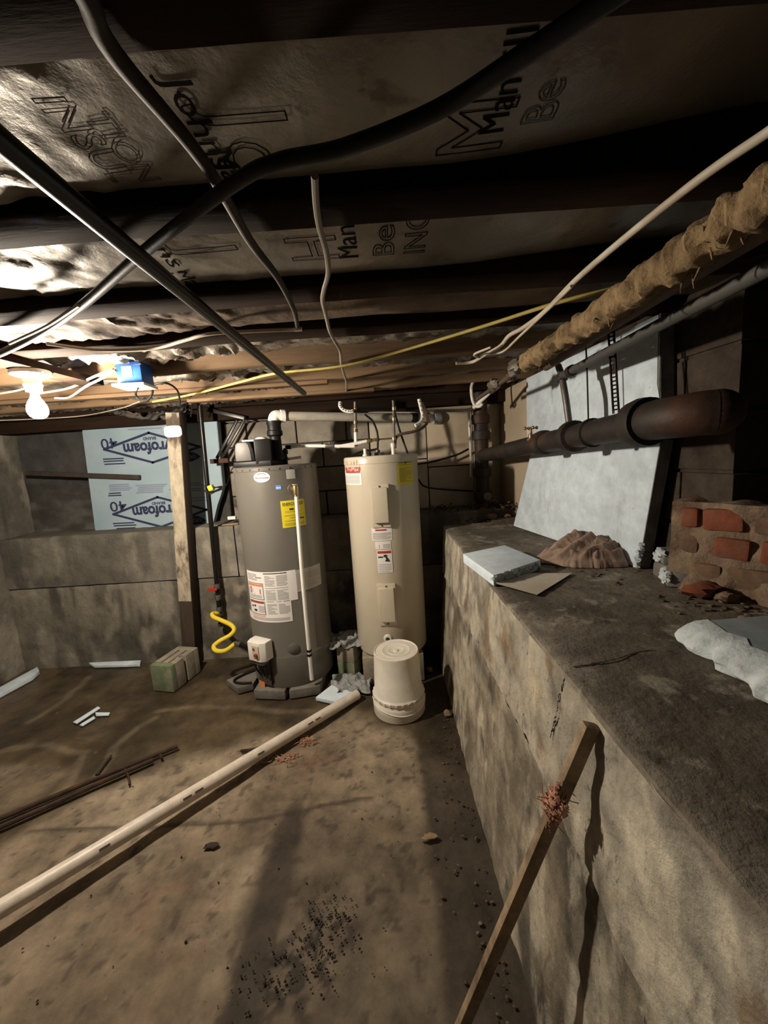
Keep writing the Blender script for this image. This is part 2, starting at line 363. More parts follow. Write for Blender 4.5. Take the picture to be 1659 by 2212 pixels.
dk = ss(-.60, -.55, X+.16*(fbm(X*4, Y*4, 5, 51)-.5))*(1-ss(1.36, 1.5, Y+.12*(fbm(X*4, Y*4, 4, 52)-.5)))*ss(-.1, .3, fbm(X*2.2, Y*2.2, 4, 55))
col = lerp(col, (.13, .101, .071), dk*.75)
core = blobmask(X, Y, -.50, 1.0, .075, .55, .35, 57, 5, .4)
col = lerp(col, (.05, .038, .027), core*.85)
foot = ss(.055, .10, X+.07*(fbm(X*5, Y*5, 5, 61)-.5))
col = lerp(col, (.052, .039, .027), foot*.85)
col = lerp(col, (.20, .155, .10), blobmask(X, Y, -.1, 1.36, .07, .05, .5, 63)*.8+blobmask(X, Y, -.12, .95, .05, .14, .6, 64)*.6)
mould = blobmask(X, Y, -.30, 1.06, .13, .12, .8, 71, 9, .6)+blobmask(X, Y, -.37, .93, .2, .1, .8, 72, 9, .6)
col = lerp(col, (.03, .024, .018), np.clip(mould, 0, 1)*ss(.5, .6, fbm(X*38, Y*38, 3, 73))*.9)
spots = ss(.66, .74, fbm(X*26, Y*26, 3, 74))
col = lerp(col, (.06, .045, .032), spots*.65*(1-wet))
cr1 = [(PZ(*p, 0).x, PZ(*p, 0).y) for p in ((60, 1795), (130, 1789), (300, 1785), (480, 1779), (590, 1762), (690, 1740), (800, 1722))]
d = seg_dist(X+.02*(fbm(X*9, Y*9, 3, 81)-.5), Y+.02*(fbm(X*9, Y*9, 3, 82)-.5), cr1)
col = lerp(col, (.05, .038, .027), (1-ss(.004, .016, d))*.75)
for pl, sd in ((((340, 1535), (420, 1525), (560, 1530), (720, 1538)), 91), (((215, 1670), (250, 1610), (300, 1570), (330, 1550)), 92), (((60, 1560), (140, 1510), (190, 1460)), 93), (((0, 1620), (90, 1606), (185, 1625), (150, 1690), (60, 1760)), 94)):
    q = [(PZ(*p, 0).x, PZ(*p, 0).y) for p in pl]
    d = seg_dist(X+.05*(fbm(X*6, Y*6, 3, sd)-.5), Y+.05*(fbm(X*6, Y*6, 3, sd+1)-.5), q)
    col = lerp(col, (.21, .165, .11), (1-ss(.008, .035, d))*.5)
Z = .012*(fbm(X*3, Y*3, 4, 101)-.5)+.006*(fbm(X*14, Y*14, 3, 102)-.5)*(1-.6*wet)
Z = Z-.006
mb = MB().grid(np.stack([X, Y, Z], -1)); mb.col = (col.reshape(-1, 3), wet.ravel()); floor = struct(mb, 'floor', 'floor')

# ---- concrete benches (footing walls) left, back and right: two pours with an open cold joint
def bench_cols(a, z, sd, warm=0., lo=(.15, .135, .11), hi=(.27, .245, .2)):
    t = fbm(a*2.3, z*3.1, 5, sd)
    c = lerp(lo, hi, ss(.3, .7, t))
    strk = ss(.52, .72, fbm(a*11, z*1.1, 4, sd+1))
    c = lerp(c, np.array(lo)*.5, strk*.55)
    pal = ss(.55, .7, fbm(a*5, z*2.2, 5, sd+2))
    return lerp(c, (.40, .36, .29), pal*.55)
def rough(a, b, sd, k=1.): return (.012*(fbm(a*4, b*4, 4, sd)-.5)+.008*(fbm(a*18, b*18, 3, sd+5)-.5))*k
BT = 1.06
def wall_strip(name, fn, a0, a1, z0, z1, sd, depth_dir, kind, step=.016, mat='bench'):
    a = np.arange(a0, a1+step/2, step); zz = np.arange(z0, z1+step/2, step)
    A, ZZ = np.meshgrid(a, zz, indexing='ij'); n = rough(A, ZZ, sd)
    P = fn(A, ZZ, n); mb = MB().grid(P); mb.col = (kind(A, ZZ).reshape(-1, 3), None); return struct(mb, name, mat)
def back_lower(A, Z):
    c = bench_cols(A, Z, 201, lo=(.085, .075, .06), hi=(.19, .17, .135))
    st = ss(.5, .64, fbm(A*7, Z*.9, 4, 207))*ss(.1, .5, Z)       # pale runs down the face
    c = lerp(c, (.30, .27, .21), st*.6)
    rgt = ss(-1.55, -1.45, A)
    c = lerp(c, (.30, .255, .19), rgt*.6*ss(.3, .7, fbm(A*6, Z*6, 4, 209)))
    return lerp(c, (.36, .31, .24), ss(.52, .7, fbm(A*9, Z*9, 5, 211))*rgt*.8*ss(.25, .6, Z))
def back_upper_pour(A, Z):
    c = bench_cols(A, Z, 221, lo=(.12, .108, .088), hi=(.20, .18, .145))
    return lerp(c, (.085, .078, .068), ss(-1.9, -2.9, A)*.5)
wall_strip('wall_back_footing', lambda A, Z, n: np.stack([A, 2.87+n, Z], -1), -3.05, .95, -.03, .655, 230, 1, back_lower, mat='bench_back')
# upper pour of the back footing: two cast blocks with a joint, each with its top
def pour_block(name, x0, x1, y0, z0, z1, sd):
    st = .016; a = np.linspace(x0, x1, int((x1-x0)/st)+2); prof = [(y0, z) for z in np.arange(z0, z1-.01, st)]+[(y0+.004, z1-.004)]+[(yy, z1) for yy in np.arange(y0+.012, 3.2, st)]
    A, K = np.meshgrid(a, np.arange(len(prof)), indexing='ij'); pr = np.array(prof); PYs = pr[K, 0]; PZs = pr[K, 1]
    n = rough(A, PYs+PZs, sd); isT = (PYs > y0+.01)
    P = np.stack([A, PYs+np.where(isT, 0, n), PZs+np.where(isT, n*.8, 0)], -1)
    mb = MB().grid(P); e = np.zeros((2, len(prof), 3))
    c = back_upper_pour(A, PZs+(PYs-2.87)); c = lerp(c, (.13, .11, .085), isT*.6)
    mb.col = (c.reshape(-1, 3), None); return struct(mb, name, 'bench_back')
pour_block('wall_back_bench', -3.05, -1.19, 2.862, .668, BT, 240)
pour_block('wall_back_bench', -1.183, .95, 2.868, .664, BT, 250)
mb = MB().box((-1.05, 2.93, .6605), (4.0, .08, .02)); struct(mb, 'joint_shade_1', 'crack')   # near-black box behind the open joint, standing for its shadow
# left wall
wall_strip('wall_left', lambda A, Z, n: np.stack([-3.0+n, A, Z], -1), -.9, 3.2, -.03, 1.98, 260, 0,
           lambda A, Z: bench_cols(A, Z, 261, lo=(.10, .09, .072), hi=(.17, .152, .122)), step=.025, mat='bench_back')

# right bench: battered face and broad top
FX0, FX1, RT = .300, .385, 1.0
def fx(z): return FX0+(FX1-FX0)*z/RT
def right_cols(A, Z):
    c = bench_cols(A, Z, 301, lo=(.19, .158, .112), hi=(.40, .34, .25))
    up = ss(.62, .7, Z)
    c = lerp(c, lerp((.25, .225, .18), (.44, .405, .335), ss(.35, .65, fbm(A*6, Z*6, 5, 303))), up*.8)
    flake = ss(.54, .62, fbm(A*8, Z*4, 5, 305)); c = lerp(c, (.56, .50, .39), flake*.75)
    rust = ss(.62, .72, fbm(A*9, Z*7, 4, 307))*up; c = lerp(c, (.25, .165, .09), rust*.7)
    blk = ss(.60, .70, fbm(A*6, Z*3, 5, 309))*(1-up*.5); c = lerp(c, (.07, .058, .045), blk*.75)
    jb_ = (1-ss(.0, .10, np.abs(Z-.72)))*ss(.42, .58, fbm(A*12, Z*12, 4, 311)); c = lerp(c, (.52, .46, .36), jb_*.8)
    c = lerp(c, (.06, .05, .038), (1-ss(0, .09, np.abs(Z-.60)))*ss(.4, .6, fbm(A*5, Z*3, 4, 313))*.7)  # dark band below the joint, its shadow painted into the face
    for x_, y_, r1, r2, cc_, ff_ in ((1390, 1890, .07, .09, (.62, .56, .44), .9), (1535, 2030, .03, .05, (.60, .54, .42), .9), (1480, 2140, .05, .06, (.58, .52, .41), .8), (1290, 1800, .05, .05, (.52, .47, .37), .7), (1130, 1470, .12, .06, (.55, .47, .34), .7), (1085, 1390, .14, .05, (.30, .20, .11), .6), (1560, 1930, .16, .05, (.12, .10, .078), .7), (1330, 2080, .06, .10, (.10, .085, .065), .6), (1010, 1480, .2, .10, (.42, .36, .25), .5), (1200, 1500, .06, .05, (.50, .45, .36), .6)):
        p_ = PX(x_, y_, .345); mk = blobmask(A, Z, p_.y, p_.z, r1, r2, .6, x_, 14, .75)*ss(.36, .56, fbm(A*26, Z*16, 4, y_)); c = lerp(c, cc_, mk*ff_)
    g = ss(2.2, 2.6, A); c = lerp(c, (.24, .22, .15), g*.5)
    return c
def right_strip(name, z0, z1, sd, proud):
    st = .0125
    a = np.arange(-.9, 2.655, st); zz = np.linspace(z0, z1, int((z1-z0)/st)+2); A, Zs = np.meshgrid(a, zz, indexing='ij')
    n = rough(A, Zs, sd, 1.5); jag = .05*(fbm(A*9, Zs*0+3, 5, 329)-.5)
    Zj = Zs+np.where(np.abs(Zs-.663) < .012, jag, 0)
    P = np.stack([fx(Zs)-proud+n, A, Zj], -1)
    # end face at the far end
    mb = MB().grid(P); c = right_cols(A, Zs).reshape(-1, 3)
    b = np.arange(0, .75, .05); B, Z2 = np.meshgrid(b, zz, indexing='ij')
    mb.grid(np.stack([fx(Z2)-proud+B, np.full_like(B, 2.65), Z2], -1)); c = np.concatenate([c, np.full((B.size, 3), .18)*np.array((1, .9, .75))])
    mb.col = (c, None); return struct(mb, name, 'bench')
right_strip('wall_right_footing', -.03, .655, 320, .0)
right_strip('wall_right_bench', .672, .992, 330, .012)
struct(MB().box((.42, .87, .661), (.1, 3.5, .03)), 'joint_shade_2', 'crack')  # near-black strip in the gap, shade of the joint put into colour
st = .0125
a = np.arange(-.9, 2.9, st); b = np.concatenate([[0, .004, .012], np.arange(.025, 1.0, .02)])
A, B = np.meshgrid(a, b, indexing='ij')
n = .01*(fbm(A*3, B*3, 4, 341)-.5)+.004*(fbm(A*15, B*15, 3, 342)-.5)
Zt = RT+n*ss(0, .08, B)-np.where(B < .001, .012, 0)-np.where((B > .001) & (B < .006), .003, 0)
lipY = .006*(fbm(A*12, B*0, 4, 343)-.5)
Xt = FX1-.019+B+np.where(B < .02, lipY, 0)
Yt = np.minimum(A, np.where(B < .35, 2.655, 2.9))
c = lerp((.185, .155, .115), (.12, .098, .072), ss(.35, .65, fbm(A*2.2, B*2.2, 5, 345)))
c = lerp(c, (.27, .235, .185), (1-ss(.03, .1, B))*.6+ss(.6, .75, fbm(A*5, B*5, 4, 346))*.4)
c = lerp(c, (.07, .055, .04), ss(.55, .7, fbm(A*3.1, B*3.1, 4, 348))*.5)
c = lerp(c, (.12, .105, .085), ((B > .085) & (B < .094)).astype(float)*.6)
mb = MB().grid(np.stack([Xt, Yt, Zt], -1)); mb.col = (c.reshape(-1, 3), None); bench_top = struct(mb, 'wall_right_bench_top', 'bench')
def ribbon(pts, wd, nrm, seed=0, jit=.006):
    rnd = random.Random(seed); p = []
    for q in spline(pts, 14): p.append(q+V((rnd.uniform(-jit, jit), rnd.uniform(-jit, jit), rnd.uniform(-jit, jit) if abs(nrm[2]) < .5 else 0)))
    mb = MB(); n = len(p); vs = []; N = V(nrm)
    for i, q in enumerate(p):
        d = (p[min(n-1, i+1)]-p[max(0, i-1)]).normalized(); s = d.cross(N).normalized(); wq = wd*(.5+rnd.random())
        vs += [q-s*wq/2+N*.002, q+s*wq/2+N*.002]
    return mb.add(vs, [(2*i, 2*i+1, 2*i+3, 2*i+2) for i in range(n-1)])
def root_struct_part(mb, name, mat, parent):
    return part(mb, name, mat, parent)
root_struct_part(ribbon([PZ(1240, 1442, 1.0), PZ(1320, 1428, 1.0), PZ(1390, 1408, 1.0), PZ(1456, 1410, 1.0)], .004, (0, 0, 1), 1, .0022), 'crack', 'crack', bench_top)
root_struct_part(ribbon([V((fx(z)-.012, PX(px_, py_, fx(z)).y, z)) for px_, py_, z in ((1234, 1448, .99), (1222, 1500, .93), (1212, 1560, .86), (1200, 1610, .80))], .004, (-1, 0, .08), 2, .0022), 'crack', 'crack', bench_top)

# ---- upper back wall: plain concrete left, concrete blocks in the middle, smooth boards right
UY = 3.15
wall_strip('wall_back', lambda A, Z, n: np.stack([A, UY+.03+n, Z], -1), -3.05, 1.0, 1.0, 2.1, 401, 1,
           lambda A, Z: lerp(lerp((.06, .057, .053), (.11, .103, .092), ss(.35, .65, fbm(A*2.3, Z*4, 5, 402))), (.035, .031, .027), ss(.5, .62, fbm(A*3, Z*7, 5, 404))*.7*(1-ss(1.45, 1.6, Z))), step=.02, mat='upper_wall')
wb = [o for o in C.objects if o.name.startswith('wall_back') and len(o.data.vertices) and 'bench' not in o.name and 'footing' not in o.name][0]
blockmesh = {}
def block_piece(parent, x0, x1, z0, z1, y0, depth, mat, name='concrete_block', bev=.006, sd=0):
    rnd = random.Random(sd*7+int(x0*1000)); mb = MB().box(((x0+x1)/2, y0+depth/2+rnd.uniform(-.003, .003), (z0+z1)/2), (x1-x0, depth, z1-z0)); return part(mb, name, mat, parent, bevel=bev)
k = 0
for row, z0 in enumerate((1.065, 1.262, 1.459, 1.656, 1.853)):
    x = -1.30+(.2 if row % 2 else 0)-.4
    while x < -.1:
        x0 = max(x, -1.28); x1 = min(x+.388, -.13)
        if x1-x0 > .04: block_piece(wb, x0, x1, z0, z0+.186, UY-.005, .06, 'block', sd=k); k += 1
        x += .40
# smooth boards on the right part of the back wall
for i, (x0, x1, z0, z1, m) in enumerate(((-.118, .33, 1.47, 1.93, 'grey_panel'), (-.118, .33, 1.065, 1.462, 'grey_panel'), (.338, .70, 1.40, 1.93, 'tan_panel'), (.338, .70, 1.065, 1.392, 'grey_panel'), (.706, .93, 1.065, 1.93, 'grey_panel'))):
    block_piece(wb, x0, x1, z0, z1, UY-.02, .05, m, 'wall_panel', .004, i)
# ---- upper right wall: blocks, slightly skewed, ending at the dark crawl-space opening
RA = V((.953, 3.17, 0)); RB = V((1.078, 1.20, 0)); rd = (RB-RA).normalized(); rn = V((-rd.y*-1, rd.x*-1, 0)); rn = V((rd.y, -rd.x, 0)).normalized()
if rn.x > 0: rn = -rn
LW = (RB-RA).length
def rw(t, z, off=0): return RA+rd*t+rn*off+V((0, 0, z))
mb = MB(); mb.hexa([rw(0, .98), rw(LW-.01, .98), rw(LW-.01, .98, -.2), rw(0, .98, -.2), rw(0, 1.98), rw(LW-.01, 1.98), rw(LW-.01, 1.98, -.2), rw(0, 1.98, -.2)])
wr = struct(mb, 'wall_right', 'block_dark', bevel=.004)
k = 0
for row, z0 in enumerate((1.0, 1.193, 1.386, 1.579, 1.772)):
    t = LW-.39-(.2 if row % 2 else 0)
    if row % 2:
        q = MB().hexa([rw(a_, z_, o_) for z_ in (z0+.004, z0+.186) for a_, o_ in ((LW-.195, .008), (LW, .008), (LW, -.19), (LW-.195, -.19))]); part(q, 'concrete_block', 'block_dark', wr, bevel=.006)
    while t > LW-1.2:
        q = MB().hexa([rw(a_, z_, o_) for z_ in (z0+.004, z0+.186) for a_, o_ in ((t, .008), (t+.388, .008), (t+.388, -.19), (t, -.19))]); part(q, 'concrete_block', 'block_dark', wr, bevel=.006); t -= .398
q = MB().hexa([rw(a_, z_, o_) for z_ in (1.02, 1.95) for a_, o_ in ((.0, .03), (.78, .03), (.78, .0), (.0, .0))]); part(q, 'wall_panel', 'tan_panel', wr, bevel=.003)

# ---- ceiling: subfloor, joists
JB = 1.95
JY = [.40, .735, 1.085, 1.42, 1.84, 2.22, 2.60, 2.98]
JW = [.05, .05, .085, .09, .10, .09, .05, .05, .05, .05]
mb = MB().box((-.6, 1.2, 2.19), (5.2, 4.6, .03)); ceiling = struct(mb, 'ceiling', 'subfloor')
for i, y in enumerate([-.42, -.03]+JY):
    rnd = random.Random(i); n = 40; A = []
    xs_ = np.linspace(-3.0, 1.9, n); lo = JB+.008*(fbm(xs_*2, xs_*0+i, 3, 500+i)-.5)*2; w_ = JW[i]
    yy = y+.006*(fbm(xs_*1.5, xs_*0+i*3, 3, 520+i)-.5)*2
    P = np.stack([np.stack([xs_, yy, np.full(n, 2.18)], -1), np.stack([xs_, yy, lo+.004], -1), np.stack([xs_, yy+.005, lo], -1), np.stack([xs_, yy+w_-.005, lo], -1), np.stack([xs_, yy+w_, lo+.004], -1), np.stack([xs_, yy+w_, np.full(n, 2.18)], -1)], 1)
    part(MB().grid(P), 'joist', 'joist_tan' if i in (6, 7, 8) else 'joist', ceiling)
# sill beam on the back wall
mb = MB().box((-1.05, 3.08, 1.905), (4.1, .13, .09)); part(mb, 'sill_beam', 'joist', ceiling, bevel=.008)
# ribbon strips nailed under the rear joists
for a_, b_, w_ in (((-2.3, 2.23), (-.3, 2.25), .05), ((-1.25, 2.56), (-.05, 2.6), .06)):
    part(MB().beam((a_[0], a_[1], JB-.012), (b_[0], b_[1], JB-.012), w_, .02, up=(0, 0, 1)), 'nailing_strip', 'joist_tan', ceiling, bevel=.003)

# ================================================================ insulation batts between the joists
def batt(y0, y1, x0, x1, zb, sag, crump, sd, mat, label, sagx=0, deep=0):
    def zf(X, Y):
        X = np.asarray(X, float); Y = np.asarray(Y, float); v = (Y-y0)/(y1-y0)
        Z = zb-sag*np.sin(np.pi*v)*(.5+fbm(X*1.3, Y*0+sd, 3, sd))-.010*(fbm(X*3, Y*5, 3, sd+2)-.5)
        cr = crump*ss(-.35, -.95, X)+crump*.10+crump*.9*ss(.3, .6, fbm(X*1.1, Y*1.1, 2, sd+4))*(1-ss(-.6, -.2, X) if not sagx else 1)
        rid = np.abs(fbm(X*5+Y*2, Y*7-X*2, 4, sd+6)-.5)*2; rid2 = np.abs(fbm(X*13-Y*5, Y*12+X*4, 3, sd+7)-.5)*2
        Z = Z-cr*(.035*(1-rid)**3+.012*(1-rid2)**2)+cr*.022
        ed = np.minimum(v, 1-v); Z = Z+.01*(1-ss(0, .05, ed))+deep*ss(.1, .75, X)
        return np.maximum(Z, JB+.006)
    st = .012; xs_ = np.arange(x0, x1, st); ys_ = np.linspace(y0+.002, y1-.002, max(8, int((y1-y0)/st)))
    X, Y = np.meshgrid(xs_, ys_, indexing='ij'); mb = MB().grid(np.stack([X, Y, zf(X, Y)], -1))
    # body of the batt above the facing
    mb.hexa([(x0, y0+.004, zb+.11), (x1, y0+.004, zb+.11), (x1, y1-.004, zb+.11), (x0, y1-.004, zb+.11), (x0, y0+.004, 2.17), (x1, y0+.004, 2.17), (x1, y1-.004, 2.17), (x0, y1-.004, 2.17)])
    t = thing('insulation_batt', label, 'insulation', ((x0+x1)/2, (y0+y1)/2, zb), 'foil-faced batts between the joists')
    part(mb, 'foil_facing', mat, t); return t, (lambda x, y: float(zf(x, y)))
B0, bz0 = batt(.485, .735, -2.2, 1.85, 1.978, .010, .35, 611, 'foil_dusty', 'wide foil-faced insulation batt nearest overhead, printed with dark lettering, crinkled at left', deep=.06)
B00, _ = batt(.02, .40, -2.0, 1.85, 1.985, .015, .35, 601, 'foil_dusty', 'stained insulation batt at the very top, only its rear edge in view', deep=.06)
B1, bz1 = batt(.825, 1.085, -2.6, 1.4, 1.978, .010, .35, 621, 'foil_dusty', 'second foil insulation batt overhead with printed letters, beyond the first thick joist', deep=.03)
B2, _ = batt(1.185, 1.42, -2.9, 1.5, 1.985, .012, .4, 631, 'kraft', 'dark brown insulation batt in the third gap between joists')
B3, _ = batt(1.51, 1.84, -2.95, 1.5, 2.02, .02, .9, 641, 'foil_crumpled', 'crumpled foil insulation batt directly above the bare bulb', 1)
B4, _ = batt(1.89, 2.22, -2.95, 1.5, 2.01, .02, .9, 651, 'foil_crumpled', 'torn crumpled foil batt behind the blue junction box', 1)
B5, _ = batt(2.27, 2.60, -2.95, 1.5, 2.01, .02, .9, 661, 'foil_crumpled', 'crumpled foil batt over the tops of the two water heaters', 1)
B6, _ = batt(2.65, 2.98, -2.95, 1.4, 2.01, .02, .9, 671, 'foil_crumpled', 'dusty foil batt next to the back wall sill', 1)
def ceil_text(t, zf, s, x, y, size, away, outline=0, mat='ink', wid=None):
    sg = 1 if away else -1
    def fn(u, v, w_): X_, Y_ = x+sg*v, y+sg*u; return V((X_, Y_, zf(X_, Y_)-.0012-w_*.15))
    part(text(MB(), s, 0, 0, 0, size, outline, wid, fn=fn), 'lettering', mat, t, smooth=False)
def cz_(x, y): p = PZ(x, y, 1.974); return p.x, p.y
ceil_text(B0, bz0, 'Johns', *cz_(345, 165), .052, True, wid=.155)
ceil_text(B0, bz0, 'Man', *cz_(446, 320), .052, True, wid=.09)
ceil_text(B0, bz0, 'Manville', *cz_(1085, 292), .056, False, wid=.17)
ceil_text(B0, bz0, 'J', *cz_(450, 232), .145, True, .0012)
ceil_text(B0, bz0, 'C', *cz_(470, 300), .10, True, .0012)
ceil_text(B0, bz0, 'M', *cz_(1075, 340), .15, False, .0012)
ceil_text(B0, bz0, 'INSUL', *cz_(60, 200), .06, True, .0010, 'ink_faint', .15)
ceil_text(B0, bz0, 'TION', *cz_(170, 240), .05, True, .0009, 'ink_faint', .13)
ceil_text(B0, bz0, 'B', *cz_(1190, 275), .07, False, .0009, 'ink_faint')
ceil_text(B0, bz0, 'e', *cz_(1205, 225), .07, False, .0009, 'ink_faint')
ceil_text(B1, bz1, 'ns', *cz_(325, 530), .055, True, wid=.07)
ceil_text(B1, bz1, 'Ma', *cz_(365, 580), .055, True, wid=.09)
ceil_text(B1, bz1, 'J', *cz_(385, 528), .17, True, .0014)
ceil_text(B1, bz1, 'H', *cz_(735, 560), .16, False, .0014)
ceil_text(B1, bz1, 'Manv', *cz_(775, 555), .065, False, wid=.16)
ceil_text(B1, bz1, 'Bell', *cz_(850, 550), .07, False, .0010, 'ink', .16)
ceil_text(B1, bz1, 'ING', *cz_(915, 545), .07, False, .0010, 'ink', .15)

# ================================================================ lamp (the room's only light)
bp = PZ(78, 868, 1.802); bx, by = bp.x, bp.y
lamp = thing('ceiling_lamp', 'white porcelain lampholder with a glowing bare bulb under the joists', 'lamp', (bx, by, 1.70))
part(MB().box((bx, 1.63, 1.934), (.10, .50, .03)), 'mounting_board', 'joist', lamp, bevel=.003)
part(MB().lathe((bx, by, 1.919), [(0, 0), (.062, 0), (.066, -.006), (.064, -.016), (.05, -.022), (.032, -.026), (.028, -.05), (.031, -.053), (.028, -.062), (.026, -.078), (.018, -.08), (0, -.08)]), 'lampholder', 'porcelain', lamp)
part(MB().lathe((bx, by, 1.839), [(.0, .004), (.0125, .004), (.0135, -.012), (.016, -.022), (.024, -.036), (.0315, -.052), (.034, -.067), (.0325, -.08), (.027, -.092), (.017, -.1), (0, -.103)], seg=24), 'bulb', 'bulb', lamp, label='glowing light bulb')
part(MB().tube([(bx+.024, by-.01, 1.863), (bx+.05, by-.02, 1.878), (bx+.075, by-.03, 1.908)], .0025, 6), 'pull_chain', 'cable_white', lamp)

# ================================================================ cylinder helpers for the heaters' labels
def cylhit(x, y, c, r):
    d = _ray(x, y); ox, oy = -c[0], -c[1]; a = d.x**2+d.y**2; b = ox*d.x+oy*d.y; q = ox*ox+oy*oy-r*r
    dis = b*b-a*q; t = (-b-math.sqrt(max(0, dis)))/a; X = d.x*t; Y = d.y*t
    return math.atan2(X-c[0], -(Y-c[1])), EYE.z+d.z*t
class Wrap:
    def __init__(s, c, r): s.c = c; s.r = r
    def pt(s, th, z, out=0): return V((s.c[0]+(s.r+out)*math.sin(th), s.c[1]-(s.r+out)*math.cos(th), z))
    def patch(s, mb, t0, t1, z0, z1, out=.0012, th=.0012, nz=1):
        n = max(2, int(abs(t1-t0)/.06)+1); A = []
        for i in range(n+1):
            t = t0+(t1-t0)*i/n; A.append([s.pt(t, z0, out-th), s.pt(t, z0, out), s.pt(t, z1, out), s.pt(t, z1, out-th)])
        return mb.grid(np.array([[tuple(q) for q in a] for a in A]))
    def ellipse(s, mb, tc, zc, a, b, out=.0015):
        vs = [s.pt(tc, zc, out)]+[s.pt(tc+a*math.cos(k*math.pi/14)/s.r, zc+b*math.sin(k*math.pi/14), out) for k in range(28)]
        return mb.add(vs, [(0, k+1, (k+1) % 28+1) for k in range(28)])
    def fn(s, t0, z0, out=.002): return lambda u, v, w_: s.pt(t0+u/s.r, z0+v, out+w_)
    def lines(s, mb, t0, t1, z0, z1, n, sd=0, out=.002, fill=.55):
        rnd = random.Random(sd); h = (z1-z0)/n
        for i in range(n):
            e = t0+(t1-t0)*(1 if rnd.random() < .7 else rnd.uniform(.45, .9)); z = z0+h*i
            s.patch(mb, t0, e, z, z+h*fill, out, .0003)
        return mb

# ================================================================ grey gas water heater
GC = (-.736, 2.577); GR = .268; GW = Wrap(GC, GR); GZ0, GZ1 = .062, 1.492
gh = thing('gas_water_heater', 'tall dark grey gas water heater with large white instruction label and black blower on top', 'water heater', (GC[0], GC[1], GZ0))
part(MB().lathe((*GC, 0), [(0, GZ0), (GR+.004, GZ0), (GR+.006, GZ0+.006), (GR+.006, .262), (GR+.003, .272), (GR, .276), (GR, GZ1-.03), (GR+.003, GZ1-.028), (GR+.003, GZ1-.008), (GR-.006, GZ1), (0, GZ1+.004)], seg=64), 'tank_jacket', 'heater_grey', gh)
def lab(parent, W_, px4, mat, name='label', out=.0014):
    (x0, y0), (x1, y1) = px4; t0, za = cylhit(x0, y0, W_.c, W_.r); t1, zb = cylhit(x1, y1, W_.c, W_.r)
    o = part(W_.patch(MB(), t0, t1, min(za, zb), max(za, zb), out), name, mat, parent, smooth=True); return o, t0, t1, min(za, zb), max(za, zb)
# oval badge
t, z = cylhit(565, 1031, GC, GR); bd = part(GW.ellipse(MB(), t, z, .05, .031), 'badge', 'label_white', gh, label='white oval brand badge')
part(text(MB(), 'Richmond', 0, 0, 0, .021, wid=.078, fn=GW.fn(t-.039/GR, z-.010, .002)), 'lettering', 'print_black', bd, smooth=False)
q = MB()
for k in range(10):
    a0 = -.028+.056*k/10; a1 = -.028+.056*(k+1)/10; h0 = .012+.008*(1-(a0/.03)**2); h1 = .012+.008*(1-(a1/.03)**2)
    q.add([GW.pt(t+a0/GR, z+h0, .002), GW.pt(t+a1/GR, z+h1, .002), GW.pt(t+a1/GR, z+h1+.004, .002), GW.pt(t+a0/GR, z+h0+.004, .002)], [(0, 1, 2, 3)])
part(q, 'emblem_arc', 'print_black', bd, smooth=False)
lab(gh, GW, ((619, 1035), (636, 1012)), 'label_grey'); o, *_ = lab(gh, GW, ((596, 1058), (607, 1048)), 'label_blue')
part(GW.patch(MB(), _[0]+.008, _[1]-.008, _[2]+.008, _[2]+.013, .002), 'print', 'label_white', o)
# yellow energy label
o, t0, t1, z0, z1 = lab(gh, GW, ((611, 1141), (656, 1077)), 'label_yellow')
part(text(MB(), 'ENERGYGUIDE', 0, 0, 0, .026, wid=(t1-t0)*GR*.86, fn=GW.fn(t0+.07*(t1-t0), z1-.03, .0018)), 'lettering', 'print_black', o, smooth=False)
q = MB()
for a_, b_, c_, n in ((.1, .9, .80, 1), (.3, .7, .70, 1), (.15, .85, .56, 2), (.1, .9, .42, 2), (.3, .75, .33, 2), (.1, .7, .22, 2), (.1, .9, .06, 4)):
    GW.lines(q, t0+(t1-t0)*a_, t0+(t1-t0)*b_, z0+(z1-z0)*c_, z0+(z1-z0)*(c_+.03*n), n, n, .0018, .4)
part(q, 'fine_print', 'print_olive', o, smooth=False)
q = MB(); f_ = lambda a_, b_, c_, d_: GW.patch(q, t0+(t1-t0)*a_, t0+(t1-t0)*b_, z0+(z1-z0)*c_, z0+(z1-z0)*d_, .002)
f_(.33, .5, .64, .70); f_(.7, .92, .28, .33)
part(q, 'print_block', 'print_black', o, smooth=False)
# big white instruction label (left) and grey-white sheet (right)
o2, s0, s1, zs0, zs1 = lab(gh, GW, ((632, 1281), (690, 1216)), 'label_grey', out=.0012)
q = MB(); GW.lines(q, s0+.05, s1-.05, zs0+.02, zs1-.02, 14, 5, .0016, .35); part(q, 'fine_print', 'print_grey', o2, smooth=False)
tL, zT = cylhit(530, 1228, GC, GR); tR, zB = cylhit(633, 1341, GC, GR); tL = -.98
o = part(GW.patch(MB(), tL+.1, tR, zB+.045, zT, .0016), 'label', 'label_white', gh, label='large white safety instruction label')
GW.patch(q := MB(), tL-.1, tR, zB, zB+.0455, .0016); part(q, 'label_lower_strip', 'label_white', o)
part(GW.patch(MB(), tR, tR+.17, zT-.195, zT, .0018), 'label_side_strip', 'label_white', o)
def gp(u): return tL+.1+(tR-tL-.1)*u
def gz(v): return zB+.045+(zT-zB-.045)*v
q = MB(); GW.lines(q, gp(.05), gp(.33), gz(.80), gz(.96), 6, 11); GW.lines(q, gp(.08), gp(.42), gz(.40), gz(.47), 4, 12)
